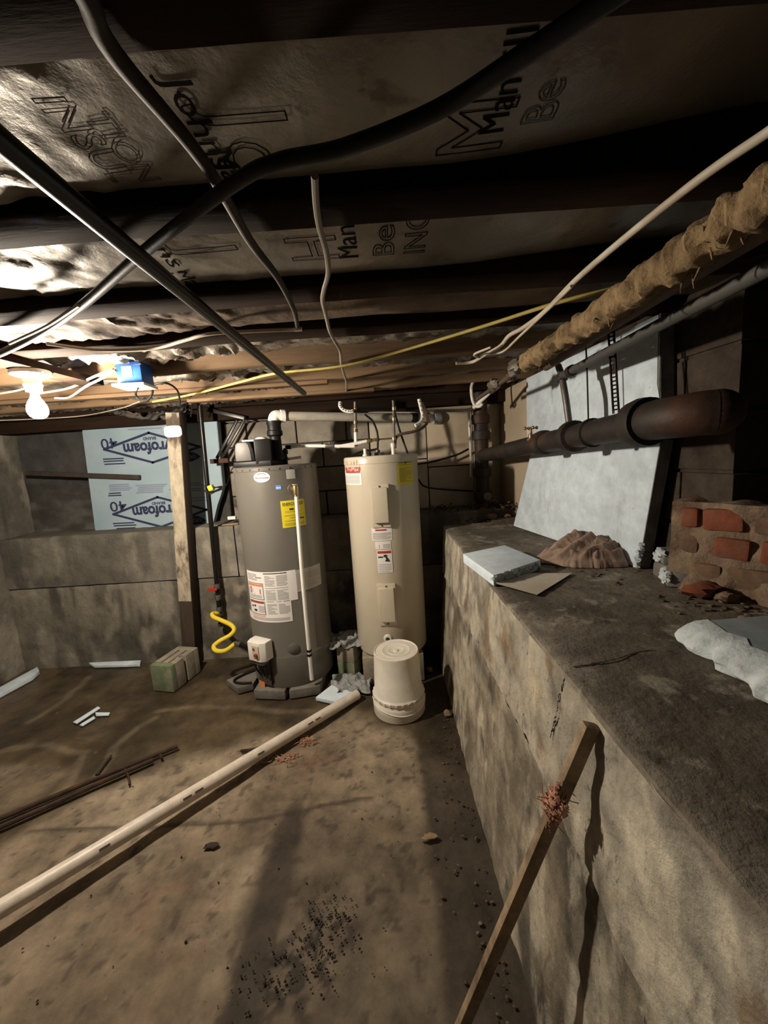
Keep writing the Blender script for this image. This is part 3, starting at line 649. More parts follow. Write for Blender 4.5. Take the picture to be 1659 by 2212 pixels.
for u0_, u1_, v0_, v1_, n, sd in ((.52, .72, .68, .93, 10, 1), (.76, .97, .68, .93, 10, 2), (.52, .72, .36, .60, 9, 3), (.76, .97, .36, .60, 9, 4), (.52, .72, .04, .28, 9, 5), (.76, .97, .04, .28, 8, 6), (.30, .46, .06, .22, 7, 7)):
    GW.lines(q, gp(u0_), gp(u1_), gz(v0_), gz(v1_), n, sd)
GW.lines(q, gp(.08), gp(.95), zB+.012, zB+.032, 3, 9); part(q, 'fine_print', 'print_grey', o, smooth=False)
q = MB()
for a_, b_, c_, d_ in ((.5, .97, .955, .975), (.52, .98, .63, .637), (.52, .66, .32, .33), (.72, .82, .32, .327), (.86, .98, .32, .33), (.3, .45, .86, .875)): GW.patch(q, gp(a_), gp(b_), gz(c_), gz(d_), .0021)
for u0_, u1_, v0_, v1_ in ((.03, .47, .36, .74), (.03, .47, .01, .32)):     # warning boxes' frames
    for a_, b_, c_, d_ in ((u0_, u1_, v0_, v0_+.012), (u0_, u1_, v1_-.012, v1_), (u0_, u0_+.012, v0_, v1_), (u1_-.012, u1_, v0_, v1_)): GW.patch(q, gp(a_), gp(b_), gz(c_), gz(d_), .0021)
GW.patch(q, gp(.11), gp(.135), gz(.50), gz(.60), .0021); GW.ellipse(q, gp(.12), gz(.625), .006, .007, .0021)
GW.patch(q, gp(.08), gp(.16), gz(.17), gz(.20), .0021); GW.ellipse(q, gp(.2), gz(.2), .008, .008, .0021); GW.patch(q, gp(.16), gp(.25), gz(.07), gz(.12), .0021)
part(q, 'bold_print', 'print_black', o, smooth=False)
q = MB(); GW.patch(q, gp(.05), gp(.45), gz(.665), gz(.715), .0022); GW.patch(q, gp(.05), gp(.45), zB+.036, zB+.041, .0022); part(q, 'warning_band', 'label_orange', o, smooth=False)
q = MB(); GW.patch(q, gp(.05), gp(.45), gz(.27), gz(.305), .0022)
q.add([GW.pt(gp(.22), gz(.49), .0022), GW.pt(gp(.40), gz(.49), .0022), GW.pt(gp(.40), gz(.61), .0022), GW.pt(gp(.33), gz(.57), .0022)], [(0, 1, 2, 3)])
for k in range(16):
    a0 = 2*math.pi*k/16; a1 = 2*math.pi*(k+1)/16
    q.add([GW.pt(gp(.12)+rr_*math.cos(aa)/GR, gz(.56)+rr_*math.sin(aa), .0022) for aa, rr_ in ((a0, .016), (a1, .016), (a1, .019), (a0, .019))], [(0, 1, 2, 3)])
part(q, 'warning_pictogram', 'label_red', o, smooth=False)
tq, zq = cylhit(552, 1408, GC, GR); part(GW.patch(MB(), -.95, tq, zq, zq+.16, .0014), 'label', 'label_grey', gh)
# burner door, sticker, gas control
td, zd = cylhit(571, 1396, GC, GR)
part(GW.patch(MB(), td-.22, td+.17, GZ0+.02, .268, .022, .022), 'burner_door', 'heater_dark', gh, bevel=.004)
a_, z_ = cylhit(572, 1474, GC, GR); part(GW.patch(MB(), a_-.1, a_+.11, z_-.018, z_+.022, .024, .001), 'label', 'label_orange', gh, label='small orange sticker')
nv = V((math.sin(td), -math.cos(td), 0)); tv = V((math.cos(td), math.sin(td), 0)); zv = V((0, 0, 1)); gb = GW.pt(td, zd, 0)
box = [(-.072, .0), (-.072, .045), (-.055, .085), (.045, .085), (.075, .06), (.075, 0)]
ctl = part(MB().prism([gb+tv*a+nv*b+zv*-.062 for a, b in box], zv*.125), 'gas_control', 'plastic_white', gh, bevel=.006, label='white gas control box with red knob')
part(MB().box(gb+nv*.087+tv*.015+zv*.005, (.055, .006, .085), ax=(tv, nv, zv)), 'control_face', 'label_cream', ctl, bevel=.002)
part(MB().cyl(gb+nv*.088+tv*.022+zv*-.012, gb+nv*.102+tv*.022+zv*-.012, .012), 'knob', 'red_enamel', ctl, bevel=.002)
part(MB().cyl(gb+nv*.088+tv*.003+zv*.024, gb+nv*.094+tv*.003+zv*.024, .008), 'button', 'red_enamel', ctl)
part(MB().box(gb+nv*.045+zv*-.075, (.10, .06, .03), ax=(tv, nv, zv)), 'valve_body', 'galvanised', ctl, bevel=.006)
q = MB()
for a_ in (-.02, .01, .03): q.tube([gb+nv*.05+tv*a_+zv*-.085, gb+nv*.06+tv*(a_*1.6)+zv*-.12, gb+nv*.03+tv*a_*1.2+zv*-.19], .006, 8)
part(q, 'burner_tubes', 'black_iron', gh)
gin = gb-tv*.075+nv*.03+zv*-.01
part(MB().cyl(gin, gin-tv*.11, .012), 'gas_nipple', 'black_iron', gh)
# relief valve, discharge pipe, drain
tp, zp = cylhit(632, 1056, GC, GR); tpn = V((math.sin(tp), -math.cos(tp), 0)); tpp = GW.pt(tp, zp)
part(MB().lathe(tpp, [(0, .004), (.03, .004), (.032, 0)], tpn), 'escutcheon', 'heater_grey', gh)
q = MB().cyl(tpp, tpp+tpn*.05, .014).cyl(tpp+tpn*.05+zv*.02, tpp+tpn*.05-zv*.035, .016).cyl(tpp+tpn*.05-zv*.035, tpp+tpn*.05-zv*.05, .012); q.box(tpp+tpn*.05+zv*.026, (.03, .014, .008)); part(q, 'relief_valve', 'brass', gh, bevel=.002)
pt_ = tpp+tpn*.05; pb_ = V((pt_.x-.012, pt_.y-.01, 0)); zlow = PY(637, 1470, pb_.y).z
dp = part(MB().tube([pt_-zv*.045, V((pb_.x+.004, pb_.y, .8)), V((pb_.x, pb_.y, zlow))], .0125, 14), 'discharge_pipe', 'pipe_white', gh, label='white relief discharge pipe')
zc = PY(636, 1411, pb_.y).z; q = MB().cyl((pb_.x+.001, pb_.y, zc-.022), (pb_.x+.001, pb_.y, zc-.008), .0165).cyl((pb_.x+.001, pb_.y, zc+.006), (pb_.x+.001, pb_.y, zc+.02), .0165); part(q, 'clamp', 'black_rubber', dp)
td2, zd2 = cylhit(634, 1401, GC, GR); tn2 = V((math.sin(td2), -math.cos(td2), 0)); part(MB().lathe(GW.pt(td2, zd2), [(0, .008), (.03, .006), (.038, 0)], tn2), 'drain_escutcheon', 'heater_grey', gh)
q = MB()
for k in range(12):
    a_ = -1.2+.22*k; q.blob(GW.pt(a_, GZ1-.018, .004), .005, k, 6, 4, 0)
part(q, 'jacket_screws', 'galvanised', gh)
# blower on top
def topg(x, y, Yoff=0): return PY(x, y, GC[1]+Yoff)
bc = V((GC[0]-.105, GC[1]-.04, GZ1)); 
blw = part(MB().prism([bc+V((a, b, 0)) for a, b in ((-.115, -.12), (.13, -.14), (.16, .1), (-.12, .11))], (0, 0, .035)), 'blower_base', 'black_plastic', gh, bevel=.008)
q = MB(); pr = [(-.055, 0), (-.053, .07), (-.045, .11), (-.03, .125), (.03, .125), (.048, .11), (.058, .07), (.062, 0)]
fz = bc+V((-.045, -.115, .035)); q.prism([fz+V((a*1.1, 0, h)) for a, h in pr], (.03, .11, 0)); part(q, 'blower_housing', 'black_plastic', gh, bevel=.01)
q = MB(); q.prism([fz+V((a*.85-.004, -.004, h*.92+.004)) for a, h in pr], (.002, .012, 0)); part(q, 'grille', 'grille', gh, bevel=.004, label='grey mesh air intake grille')
part(MB().box(bc+V((-.01, -.03, .163)), (.10, .15, .012), rz=.15), 'blower_lid', 'plastic_white', gh, bevel=.005)
part(MB().box(bc+V((.07, -.05, .09)), (.10, .16, .155), rz=.15), 'motor_cover', 'black_plastic', gh, bevel=.008)
part(MB().lathe(bc+V((.03, .03, .17)), [(0, .022), (.025, .019), (.042, .008), (.045, 0)], seg=24), 'motor_cap', 'plastic_white', gh)
vc = PY(596, 960, GC[1]-.02); vt = PY(595, 912, GC[1]-.02)
part(MB().lathe((vc.x, vc.y, GZ1+.035), [(.0, 0), (.05, 0), (.05, .03), (.038, .06), (.036, .15), (.05, .16), (.05, .185), (.044, .19), (.044, .225), (.048, .235), (.048, .25), (.034, .252), (0, .252)]), 'vent_collar', 'black_rubber', gh, label='shiny black rubber vent collar')
wn = PY(617, 985, GC[1]+.05); q = MB().cyl((wn.x, wn.y, GZ1), (wn.x, wn.y, GZ1+.11), .011).cyl((wn.x, wn.y, GZ1+.03), (wn.x, wn.y, GZ1+.05), .016).cyl((wn.x, wn.y, GZ1+.07), (wn.x, wn.y, GZ1+.1), .018); part(q, 'water_nipple', 'black_iron', gh)
part(MB().cyl((wn.x-.02, wn.y+.02, GZ1+.035), (wn.x+.09, wn.y+.06, GZ1+.045), .009), 'tube_stub', 'pipe_white', gh)
# power cord looped at the gas pipe with a yellow tie
ca = PY(517, 998, 2.45); cord = thing('power_cord', 'thin black power cord bundled with a yellow tie at the gas pipe', 'cord', PY(455, 1060, 2.74))
cb = PY(485, 1052, 2.68); c0 = PY(458, 1054, 2.74)
q = MB().tube([ca, PY(502, 1012, 2.5), PY(494, 1035, 2.58), PY(486, 1050, 2.66), c0], .003, 6)
for k in range(4): q.tube([c0+V((0, -.02, 0)), PY(438+3*k, 1048+4*k, 2.73), PY(442+4*k, 1062+2*k, 2.72), PY(464, 1060+k, 2.72), PY(480, 1050+k*2, 2.70), c0+V((.01, -.02, .004*k))], .0028, 6)
part(q, 'cable', 'black_rubber', cord)
part(MB().beam(PY(451, 1056, 2.71), PY(461, 1052, 2.71), .04, .04), 'cable_tie', 'label_yellow', cord, bevel=.008, label='yellow tie')

# ================================================================ beige electric water heater
WC = (-.035, 2.585); WR = .242; WW = Wrap(WC, WR); WZ0, WZ1 = .195, 1.513
wh = thing('electric_water_heater', 'tall beige electric water heater with two access covers, standing on blocks beside the concrete bench', 'water heater', (WC[0], WC[1], WZ0))
part(MB().lathe((*WC, 0), [(0, WZ0), (WR-.02, WZ0), (WR-.006, WZ0+.008), (WR, WZ0+.022), (WR, WZ1-.05), (WR+.003, WZ1-.048), (WR+.003, WZ1-.012), (WR-.002, WZ1-.003), (WR-.012, WZ1), (0, WZ1+.002)], seg=64), 'tank_jacket', 'heater_beige', wh)
def cover(x0, y0, x1, y1):
    t0, za = cylhit(x0, y0, WC, WR); t1, zb = cylhit(x1, y1, WC, WR); tm = (t0+t1)/2; hw = (t1-t0)/2*WR; nn = V((math.sin(tm), -math.cos(tm), 0)); tt = V((math.cos(tm), math.sin(tm), 0)); c = WW.pt(tm, (za+zb)/2); h = abs(za-zb)/2
    q = MB().box(c+nn*.0, (hw*2, .016, h*2), ax=(tt, nn, zv)); o = part(q, 'access_cover', 'heater_beige', wh, bevel=.004)
    part(MB().box(c+nn*.013+zv*.006, (hw*1.66, .04, h*1.6), ax=(tt, nn, zv)), 'raised_panel', 'heater_beige', o, bevel=.006)
    q = MB()
    for s in (-1, 1): q.blob(c+nn*.009+zv*s*h*.9, .006, 1, 8, 5, 0)
    part(q, 'cover_screws', 'galvanised', o)
cover(799, 1047, 845, 1138); cover(814, 1261, 859, 1349)
o, t0, t1, z0, z1 = lab(wh, WW, ((748, 1046), (780, 1016)), 'label_white'); q = MB(); WW.lines(q, t0+.04, t1-.06, z0+.01, z0+(z1-z0)*.7, 6, 3, .002, .4); part(q, 'fine_print', 'print_grey', o, smooth=False)
o, t0, t1, z0, z1 = lab(wh, WW, ((748, 1022), (778, 1009)), 'label_red', out=.0018); part(text(MB(), 'ProMax', 0, 0, 0, .036, wid=(t1-t0)*WR*.72, fn=WW.fn(t0+.2*(t1-t0), z0+.012, .0022)), 'lettering', 'label_white', o, smooth=False)
o, t0, t1, z0, z1 = lab(wh, WW, ((747, 1009), (776, 994)), 'label_cream', out=.0016); part(text(MB(), 'A.O.Smith', 0, 0, 0, .04, wid=(t1-t0)*WR*.92, fn=WW.fn(t0+.04*(t1-t0), z0+.012, .0022)), 'lettering', 'print_maroon', o, smooth=False)
o, t0, t1, z0, z1 = lab(wh, WW, ((860, 1049), (889, 988)), 'label_yellow')
part(text(MB(), 'ENERGYGUIDE', 0, 0, 0, .028, wid=(t1-t0)*WR*.86, fn=WW.fn(t0+.07*(t1-t0), z1-.032, .0018)), 'lettering', 'print_black', o, smooth=False)
q = MB(); WW.lines(q, t0+.05, t1-.05, z0+.02, z0+(z1-z0)*.66, 12, 8, .0018, .4); part(q, 'fine_print', 'print_olive', o, smooth=False)
q = MB(); WW.patch(q, t0+.05, t1-.05, z0+(z1-z0)*.745, z0+(z1-z0)*.755, .002); WW.ellipse(q, (t0+t1)/2, z0+(z1-z0)*.82, .006, .006, .002); part(q, 'print_block', 'print_black', o, smooth=False)
o, t0, t1, z0, z1 = lab(wh, WW, ((804, 1168), (846, 1139)), 'label_white'); q = MB(); WW.lines(q, t0+.03, t1-.03, z0+.008, z1-.028, 7, 2, .002, .5); part(q, 'fine_print', 'print_grey', o, smooth=False)
q = MB(); WW.patch(q, t0+.2*(t1-t0), t0+.75*(t1-t0), z1-.018, z1-.008, .002); part(q, 'warning_band', 'label_red', o, smooth=False)
o, t0, t1, z0, z1 = lab(wh, WW, ((811, 1186), (844, 1169)), 'label_white', out=.0012); q = MB(); WW.lines(q, t0+.5*(t1-t0), t1-.02, z0+.006, z1-.012, 4, 3, .0018, .5); WW.patch(q, t0+.1, t0+.12, z0+.006, z1-.02, .0018); part(q, 'fine_print', 'print_grey', o, smooth=False)
o, t0, t1, z0, z1 = lab(wh, WW, ((817, 1237), (846, 1187)), 'label_white', out=.0018); hh = z1-z0
q = MB(); WW.patch(q, t0+.02, t1-.02, z1-.022, z1-.006, .0024); part(q, 'warning_band', 'label_red', o, smooth=False)
q = MB(); WW.lines(q, t0+.03, t1-.03, z0+.008, z0+hh*.42, 5, 6, .0024, .3); part(q, 'fine_print', 'print_grey', o, smooth=False)
q = MB(); WW.patch(q, t0+.03, t0+.16, z0+.66*hh, z0+.72*hh, .0024); WW.ellipse(q, t0+.22, z0+.74*hh, .012, .009, .0024)
q.add([WW.pt(t0+a, z0+hh*b, .0024) for a, b in ((.2, .5), (.34, .47), (.30, .6), (.25, .72), (.21, .7), (.235, .6))], [(0, 1, 2, 3, 4, 5)]); part(q, 'warning_pictogram', 'print_black', o, smooth=False)
t, z = cylhit(838, 1379, WC, WR); nn = V((math.sin(t), -math.cos(t), 0)); dr = part(MB().lathe(WW.pt(t, z), [(.012, .012), (.024, .01), (.028, 0)], nn), 'drain_port', 'plastic_white', wh); part(MB().lathe(WW.pt(t, z), [(0, .013), (.013, .0125)], nn), 'drain_opening', 'print_black', dr)
def wtop(x, Y): p = PY(x, 980, Y); return V((p.x, Y, WZ1))
n1 = wtop(789, 2.56); n2 = wtop(850, 2.60); n3 = wtop(816, 2.66)
part(MB().cyl(n1, n1+zv*.05, .011).cyl(n1, n1+zv*.012, .018), 'water_nipple', 'plastic_white', wh)
part(MB().cyl(n2, n2+zv*.07, .013).cyl(n2+zv*.05, n2+zv*.075, .016), 'water_nipple', 'plastic_white', wh)
part(MB().cyl(n3, n3+zv*.02, .045).cyl(n3+zv*.02, n3+zv*.04, .016), 'cable_entry', 'galvanised', wh, bevel=.003)
part(MB().tube([n1+V((-.1, .08, .01)), n1+V((-.02, .1, .035)), n3+V((-.03, -.0, .04)), n3+V((0, 0, .045))], .008, 8), 'earth_strap', 'black_rubber', wh)

# ================================================================ heater supports
def slab(pts, z0, z1, name, mat, label, cat, bev=.006, group=None):
    return single(MB().prism([V((p[0], p[1], z0)) for p in pts], (0, 0, z1-z0)), name, mat, label, cat, group, bevel=bev)
slab([(-.95, 2.30), (-.74, 2.27), (-.72, 2.72), (-.93, 2.74)], 0, .061, 'paver', 'pad', 'grey concrete paver under the front left of the grey heater', 'paver')
slab([(-.715, 2.275), (-.52, 2.31), (-.50, 2.75), (-.70, 2.74)], 0, .061, 'paver', 'pad', 'grey concrete paver under the front right of the grey heater', 'paver')
pv = [PZ(491, 1462, .045), PZ(528, 1481, .045), PZ(556, 1470, .045), PZ(553, 1430, .045), PZ(540, 1432, .045)]
slab([(-1.20, 2.47), (-1.08, 2.36), (-.99, 2.40), (-.985, 2.62), (-1.03, 2.64)], 0, .045, 'paver', 'pad', 'loose cracked paver on the floor left of the grey heater', 'paver')
hp = [(-1.0, 2.58), (-1.08, 2.52), (-1.13, 2.46), (-1.12, 2.42), (-1.06, 2.40), (-1.0, 2.40)]
single(MB().tube([V((x, y, .055)) for x, y in hp], .008, 8), 'hose', 'black_rubber', 'dark hose loop lying on the loose paver', 'hose')
def cmu(name, c, size, rz, mat, label, side=None):
    t = thing(name, label, 'block', (c[0], c[1], c[2])); X_, Y_ = V((math.cos(rz), math.sin(rz), 0)), V((-math.sin(rz), math.cos(rz), 0)); L_, D_, H_ = size; c = V(c)
    def bx(mb, a0, a1, b0, b1, z0, z1): mb.box(c+X_*(a0+a1)/2+Y_*(b0+b1)/2+zv*(z0+z1)/2, (a1-a0, b1-b0, z1-z0), ax=(X_, Y_, zv))
    w_ = .045; q = MB(); bx(q, -L_/2, L_/2, -D_/2, -D_/2+w_, 0, H_); part(q, 'face_shell', mat, t, bevel=.004)
    q = MB(); bx(q, -L_/2, L_/2, D_/2-w_, D_/2, 0, H_); part(q, 'face_shell', 'cmu_tan', t, bevel=.004)
    q = MB(); bx(q, -L_/2, -L_/2+w_, -D_/2+w_, D_/2-w_, 0, H_); bx(q, L_/2-w_, L_/2, -D_/2+w_, -.012, 0, H_); bx(q, L_/2-w_, L_/2, .012, D_/2-w_, 0, H_); bx(q, L_/2-w_-.01, L_/2-w_, -.03, .03, 0, H_); bx(q, -.02, .02, -D_/2+w_, D_/2-w_, 0, H_); part(q, 'web', 'cmu_tan', t, bevel=.003); return t
cmu('concrete_block', (-1.60, 2.575, 0), (.17, .27, .19), -.22, 'cmu_green', 'hollow concrete block with a green front face beside the peeling post')
cmu('concrete_block', (-.165, 2.50, 0), (.16, .22, .19), .05, 'cmu_tan', 'tan concrete block under the beige heater, partly behind the bucket')
cmu('concrete_block', (.08, 2.55, 0), (.16, .3, .19), .05, 'cmu_tan', 'concrete block under the right side of the beige heater in shadow')
cmu('concrete_block', (-.05, 2.785, 0), (.36, .12, .19), 0, 'cmu_tan', 'concrete block under the rear of the beige heater')
def solid(c, size, rz, mats, label, name='half_block'):
    return single(MB().box(c, size, rz), name, mats, label, 'block', bevel=.006)
solid((-.335, 2.575, .055), (.13, .19, .11), -.35, 'cmu_green', 'lower of two stacked mossy half blocks between the heaters')
solid((-.338, 2.578, .166), (.13, .185, .11), -.32, 'cmu_tan', 'upper of two stacked half blocks between the heaters, under plastic')
# crumpled plastic
def sheet(name, x0, x1, y0, y1, zf, mat, label, cat, sd, amp=.03, fr=14, rz=0, th=.002, nx=40, ny=30, shape=None):
    u, v = np.meshgrid(np.linspace(-.5, .5, nx), np.linspace(-.5, .5, ny), indexing='ij'); Lx, Ly = x1-x0, y1-y0; cx, cy = (x0+x1)/2, (y0+y1)/2
    wob = 1+.18*(fbm(u*5, v*5, 3, sd)-.5); a = u*Lx*wob; b = v*Ly*wob
    X = cx+a*math.cos(rz)-b*math.sin(rz); Y = cy+a*math.sin(rz)+b*math.cos(rz)
    rid = (1-np.abs(fbm(X*fr+Y*4, Y*fr, 4, sd+3)-.5)*2)**3
    Z = zf(u, v)+amp*rid
    mb = MB().grid(np.stack([X, Y, Z], -1)); mb.grid(np.stack([X, Y, Z-th], -1)[:, ::-1]); return single(mb, name, mat, label, cat)
sheet('plastic_sheet', -.47, -.24, 2.47, 2.68, lambda u, v: .222+.01*v, 'plastic_film', 'crinkled clear plastic sheet draped on the stacked half blocks', 'plastic sheet', 701, .035)
sheet('plastic_sheet', -.46, -.2, 2.27, 2.46, lambda u, v: .012+0*u, 'plastic_film', 'crinkled shiny plastic on the floor behind the tip of the long pipe', 'plastic sheet', 705, .04)
fp = [PZ(681, 1506, .03), PZ(738, 1518, .03), PZ(765, 1495, .03), PZ(716, 1479, .03)]
single(MB().prism([V((p.x, p.y, .004)) for p in fp], (0, 0, .026)), 'foam_offcut', 'foam_right', 'pale blue foam offcut on the floor in front of the grey heater', 'foam offcut', bevel=.006)

# ================================================================ bucket (upside down)
bk = (-.012, 2.135); bucket = thing('bucket', 'white plastic pail standing upside down in front of the beige heater', 'bucket', (*bk, 0))
part(MB().lathe((*bk, 0), [(.146, .002), (.152, .0), (.155, .006), (.153, .03), (.155, .034), (.156, .075), (.152, .08), (.149, .085), (.147, .095), (.151, .1), (.154, .104), (.154, .118), (.148, .124), (.143, .13), (.133, .362), (.131, .372), (.127, .374), (.122, .369), (.085, .368), (.083, .370), (.08, .368), (.05, .367), (.048, .369), (.045, .367), (.018, .366), (.012, .372), (0, .373)], seg=48), 'pail_body', 'bucket', bucket)
q = MB()
for k in range(26):
    a_ = 2*math.pi*k/26; q.box((bk[0]+.154*math.cos(a_), bk[1]+.154*math.sin(a_), .111), (.006, .012, .014), rz=a_)
part(q, 'rim_notches', 'bucket', bucket)
part(MB().tube([(bk[0]+.157*math.cos(R(a)), bk[1]+.157*math.sin(R(a)), z) for a, z in ((185, .09), (215, .074), (245, .062), (275, .05), (305, .05), (335, .06), (355, .09))], .003, 8), 'wire_handle', 'plastic_white', bucket)

# ================================================================ floor pipe and rods
pa = PZ(772, 1500, .03); pb = PZ(-60, 2000, .085)
pf = thing('floor_pipe', 'long dusty white plastic pipe lying diagonally across the floor', 'pipe', ((pa.x+pb.x)/2, (pa.y+pb.y)/2, 0))
dirp = (pb-pa).normalized(); pe = pa+dirp*2.6
mb = MB().tube([pa, pe], .030, 24, cap=False, smooth=0).tube([pa, pe], .026, 24, cap=False, smooth=0)
x_, y_ = basis(dirp); 
for e in (pa, pe): mb.grid(np.array([[tuple(e+(x_*math.cos(2*math.pi*k/24)+y_*math.sin(2*math.pi*k/24))*r_) for r_ in (.026, .030)] for k in range(25)]))
part(mb, 'pipe_wall', 'pvc_floor', pf)
sd_ = x_ if x_.dot(EYE-pa) > 0 else -x_
q = MB()
for k in range(40):
    if k in (2, 3, 9, 15, 16, 22, 30): 
        c = pa+dirp*(.22+.05*k); nrm = (zv*.55+sd_*.83).normalized(); up_ = nrm.cross(dirp).normalized(); q.box(c+nrm*.0302, (.035, .0012, .007), ax=(dirp, nrm, up_))
part(q, 'printed_marks', 'ink_faint', pf)
def rod(pts, r, name, mat, label, cat='rod', seg=8, group=None): return single(MB().tube(pts, r, seg), name, mat, label, cat, group)
ra, rb = PZ(384, 1612, .02), PZ(0, 1768, .02); dd = (rb-ra).normalized()
for k, (p, q_, lb) in enumerate(((ra, rb+dd*.5, 'longer rusty rod with tie wires on the left floor'), (PZ(330, 1642, .02), PZ(0, 1790, .02)+dd*.2, 'second rusty rod lying beside the longer one on the left floor'))):
    s_ = V((-dd.y, dd.x, 0)); m_ = (p+q_)/2
    t = thing('rusty_rod', lb, 'rod', (m_.x, m_.y, 0), 'rusty rods on the floor'); part(MB().tube([p, p*.75+q_*.25+V((0, 0, .003)), m_, p*.25+q_*.75, q_], .011, 8), 'shaft', 'rust', t)
    if k == 0: part(MB().tube([p*.8+q_*.2, p*.8+q_*.2+V((.06, -.06, -.004)), p*.8+q_*.2+V((.09, -.10, -.008))], .005, 6).tube([p*.93+q_*.07, p*.93+q_*.07+V((.03, -.035, 0))], .006, 6), 'tie_wire', 'rust', t)
rod([PZ(240, 1632, .012), PZ(222, 1655, .012), PZ(208, 1674, .012)], .006, 'twig', 'wood_dark', 'short thin twig beside the rusty rods', 'twig')
rod([PZ(520, 1622, .012), PZ(550, 1618, .014), PZ(572, 1610, .012)], .007, 'twig', 'rust', 'short dark stick behind the long white pipe', 'twig')
# wood stick leaning on the right bench
sa = PX(1277, 1566, fx(.93)-.025); sb = PZ(1000, 2212, .13); sb = sb+(sb-sa)*((sb.z-.012)/(sa.z-sb.z))
stick = thing('wooden_stick', 'long rough wooden stick leaning against the right concrete bench', 'stick', (sb.x, sb.y, 0))
sb2 = sb+(sb-sa).normalized()*.0
part(MB().beam(sa, sb2, .028, .02), 'stick', 'wood_stick', stick, bevel=.004)
tu = sa.lerp(sb, .185); q = MB(); rnd = random.Random(5)
for k in range(60):
    c = tu+(sb-sa)*rnd.gauss(0, .02)+V((rnd.gauss(-.004, .007), rnd.gauss(-.004, .007), rnd.gauss(0, .007))); q.tube([c, c+V((rnd.gauss(0, .008), rnd.gauss(0, .008), rnd.gauss(0, .008))), c+V((rnd.gauss(-.006, .012), rnd.gauss(0, .012), rnd.gauss(-.004, .012)))], .0009, 4, smooth=3)
for k in range(34):
    f_ = rnd.gauss(0, .018); c = tu+(sb-sa)*f_+V((rnd.gauss(-.005, .007), rnd.gauss(-.005, .007), rnd.gauss(0, .007))); q.blob(c, (rnd.uniform(.004, .011), rnd.uniform(.004, .011), rnd.uniform(.006, .014)), k, 8, 6, .6)
part(q, 'insulation_tuft', 'pink_tuft', stick, label='ragged pink-brown insulation tuft stuck to the stick')

# ================================================================ post, plate, gas line, bracket
pt0 = PZ(420, 1432, 0); pt1 = PY(378, 902, 2.77); pbse = V((pt0.x, 2.79, 0)); ptop = V((pt1.x, 2.79, 1.90))
post = thing('wooden_post', 'old square wooden post with peeling pale paint, standing before the back wall', 'post', pbse)
ax_ = (ptop-pbse).normalized(); 
part(MB().beam(pbse+ax_*.0, ptop, .10, .095, up=(0, -1, 0)), 'post_shaft', 'post_wood', post, bevel=.005)
pm = pbse*.36+ptop*.64; part(MB().beam(pbse*.72+ptop*.28+V((0, -.049, 0)), ptop+V((0, -.049, 0)), .094, .004, up=(0, -1, 0)), 'peeling_paint', 'post_paint', post, label='flaking cream paint layer')
pc = PY(373, 932, 2.735); q = MB(); q.prism([V((pc.x+a*.062, pc.y, pc.z+b*.040)) for a, b in [(math.copysign(abs(math.cos(t_))**.5, math.cos(t_)), math.copysign(abs(math.sin(t_))**.5, math.sin(t_))) for t_ in [2*math.pi*k/28 for k in range(28)]]], (0, .012, 0))
single(q, 'wall_plate', 'plastic_white', 'white rounded plastic cover plate fixed near the top of the post', 'cover plate', bevel=.003)
gp_ = [PY(432, 880, 2.80), PY(441, 960, 2.80), PY(455, 1075, 2.80), PY(467, 1230, 2.80)]; gpb = PY(477, 1350, 2.80); xg0, xg1 = gp_[0].x, gpb.x
gas = thing('gas_pipe', 'black iron gas pipe running down beside the post to a drip leg', 'pipe', (gpb.x, gpb.y, gpb.z))
zt = 1.95; q = MB().tube([V((gp_[0].x, 2.80, zt)), V(gpb)], .0165, 14, smooth=0); part(q, 'riser', 'black_iron', gas)
def gpt(y): 
    p = PY(440, y, 2.80); t_ = (zt-p.z)/(zt-gpb.z); return V((gp_[0].x, 2.80, zt)).lerp(V(gpb), t_)
q = MB()
for y in (1268, 1292, 1318): q.cyl(gpt(y)+zv*.02, gpt(y)-zv*.02, .021)
q.cyl(gpt(1330)+V((.0, .03, 0)), gpt(1330)-V((.0, .06, 0)), .019).cyl(gpt(1352)+zv*.015, gpt(1352)-zv*.01, .022); part(q, 'fittings', 'galvanised', gas, bevel=.002)
q = MB().box(gpt(1272)+V((-.035, -.025, 0)), (.05, .012, .03)).cyl(gpt(1272)+V((0, -.02, 0)), gpt(1272)+V((0, -.035, 0)), .012); part(q, 'valve_handle', 'red_enamel', gas, bevel=.003, label='red gas valve handle')
gend = gin-tv*.11; s0_ = gpt(1330)+V((-.005, -.06, 0)); fy = [PY(470, 1326, 2.70), PY(459, 1326, 2.66), PY(462, 1333, 2.62), PY(478, 1340, 2.60), PY(499, 1350, 2.56), PY(506, 1361, 2.53), PY(496, 1373, 2.51), PY(476, 1384, 2.49), PY(462, 1396, 2.47), PY(468, 1406, 2.44), PY(488, 1405, 2.42)]
flex = thing('gas_connector', 'bright yellow flexible gas connector curling to the grey heater', 'hose', fy[8])
part(MB().tube([s0_]+fy+[gend-tv*.05], .0155, 12), 'flexible_hose', 'yellow_rubber', flex)
part(MB().cyl(gend-tv*.055, gend-tv*.02, .016).cyl(gend-tv*.02, gend+tv*.0, .018), 'hose_nut', 'galvanised', flex, bevel=.002)
brk = thing('steel_bracket', 'black diagonal steel brace high on the back wall behind the post', 'bracket', PY(470, 1003, 3.0))
b0, b1 = PY(522, 907, 2.98), PY(474, 990, 2.98)
q = MB().beam(b0+V((-.035, 0, 0)), b1+V((-.02, 0, 0)), .02, .02).beam(b0+V((.02, 0, 0)), b1+V((.02, 0, 0)), .02, .02); part(q, 'brace_bars', 'black_iron', brk, bevel=.003)
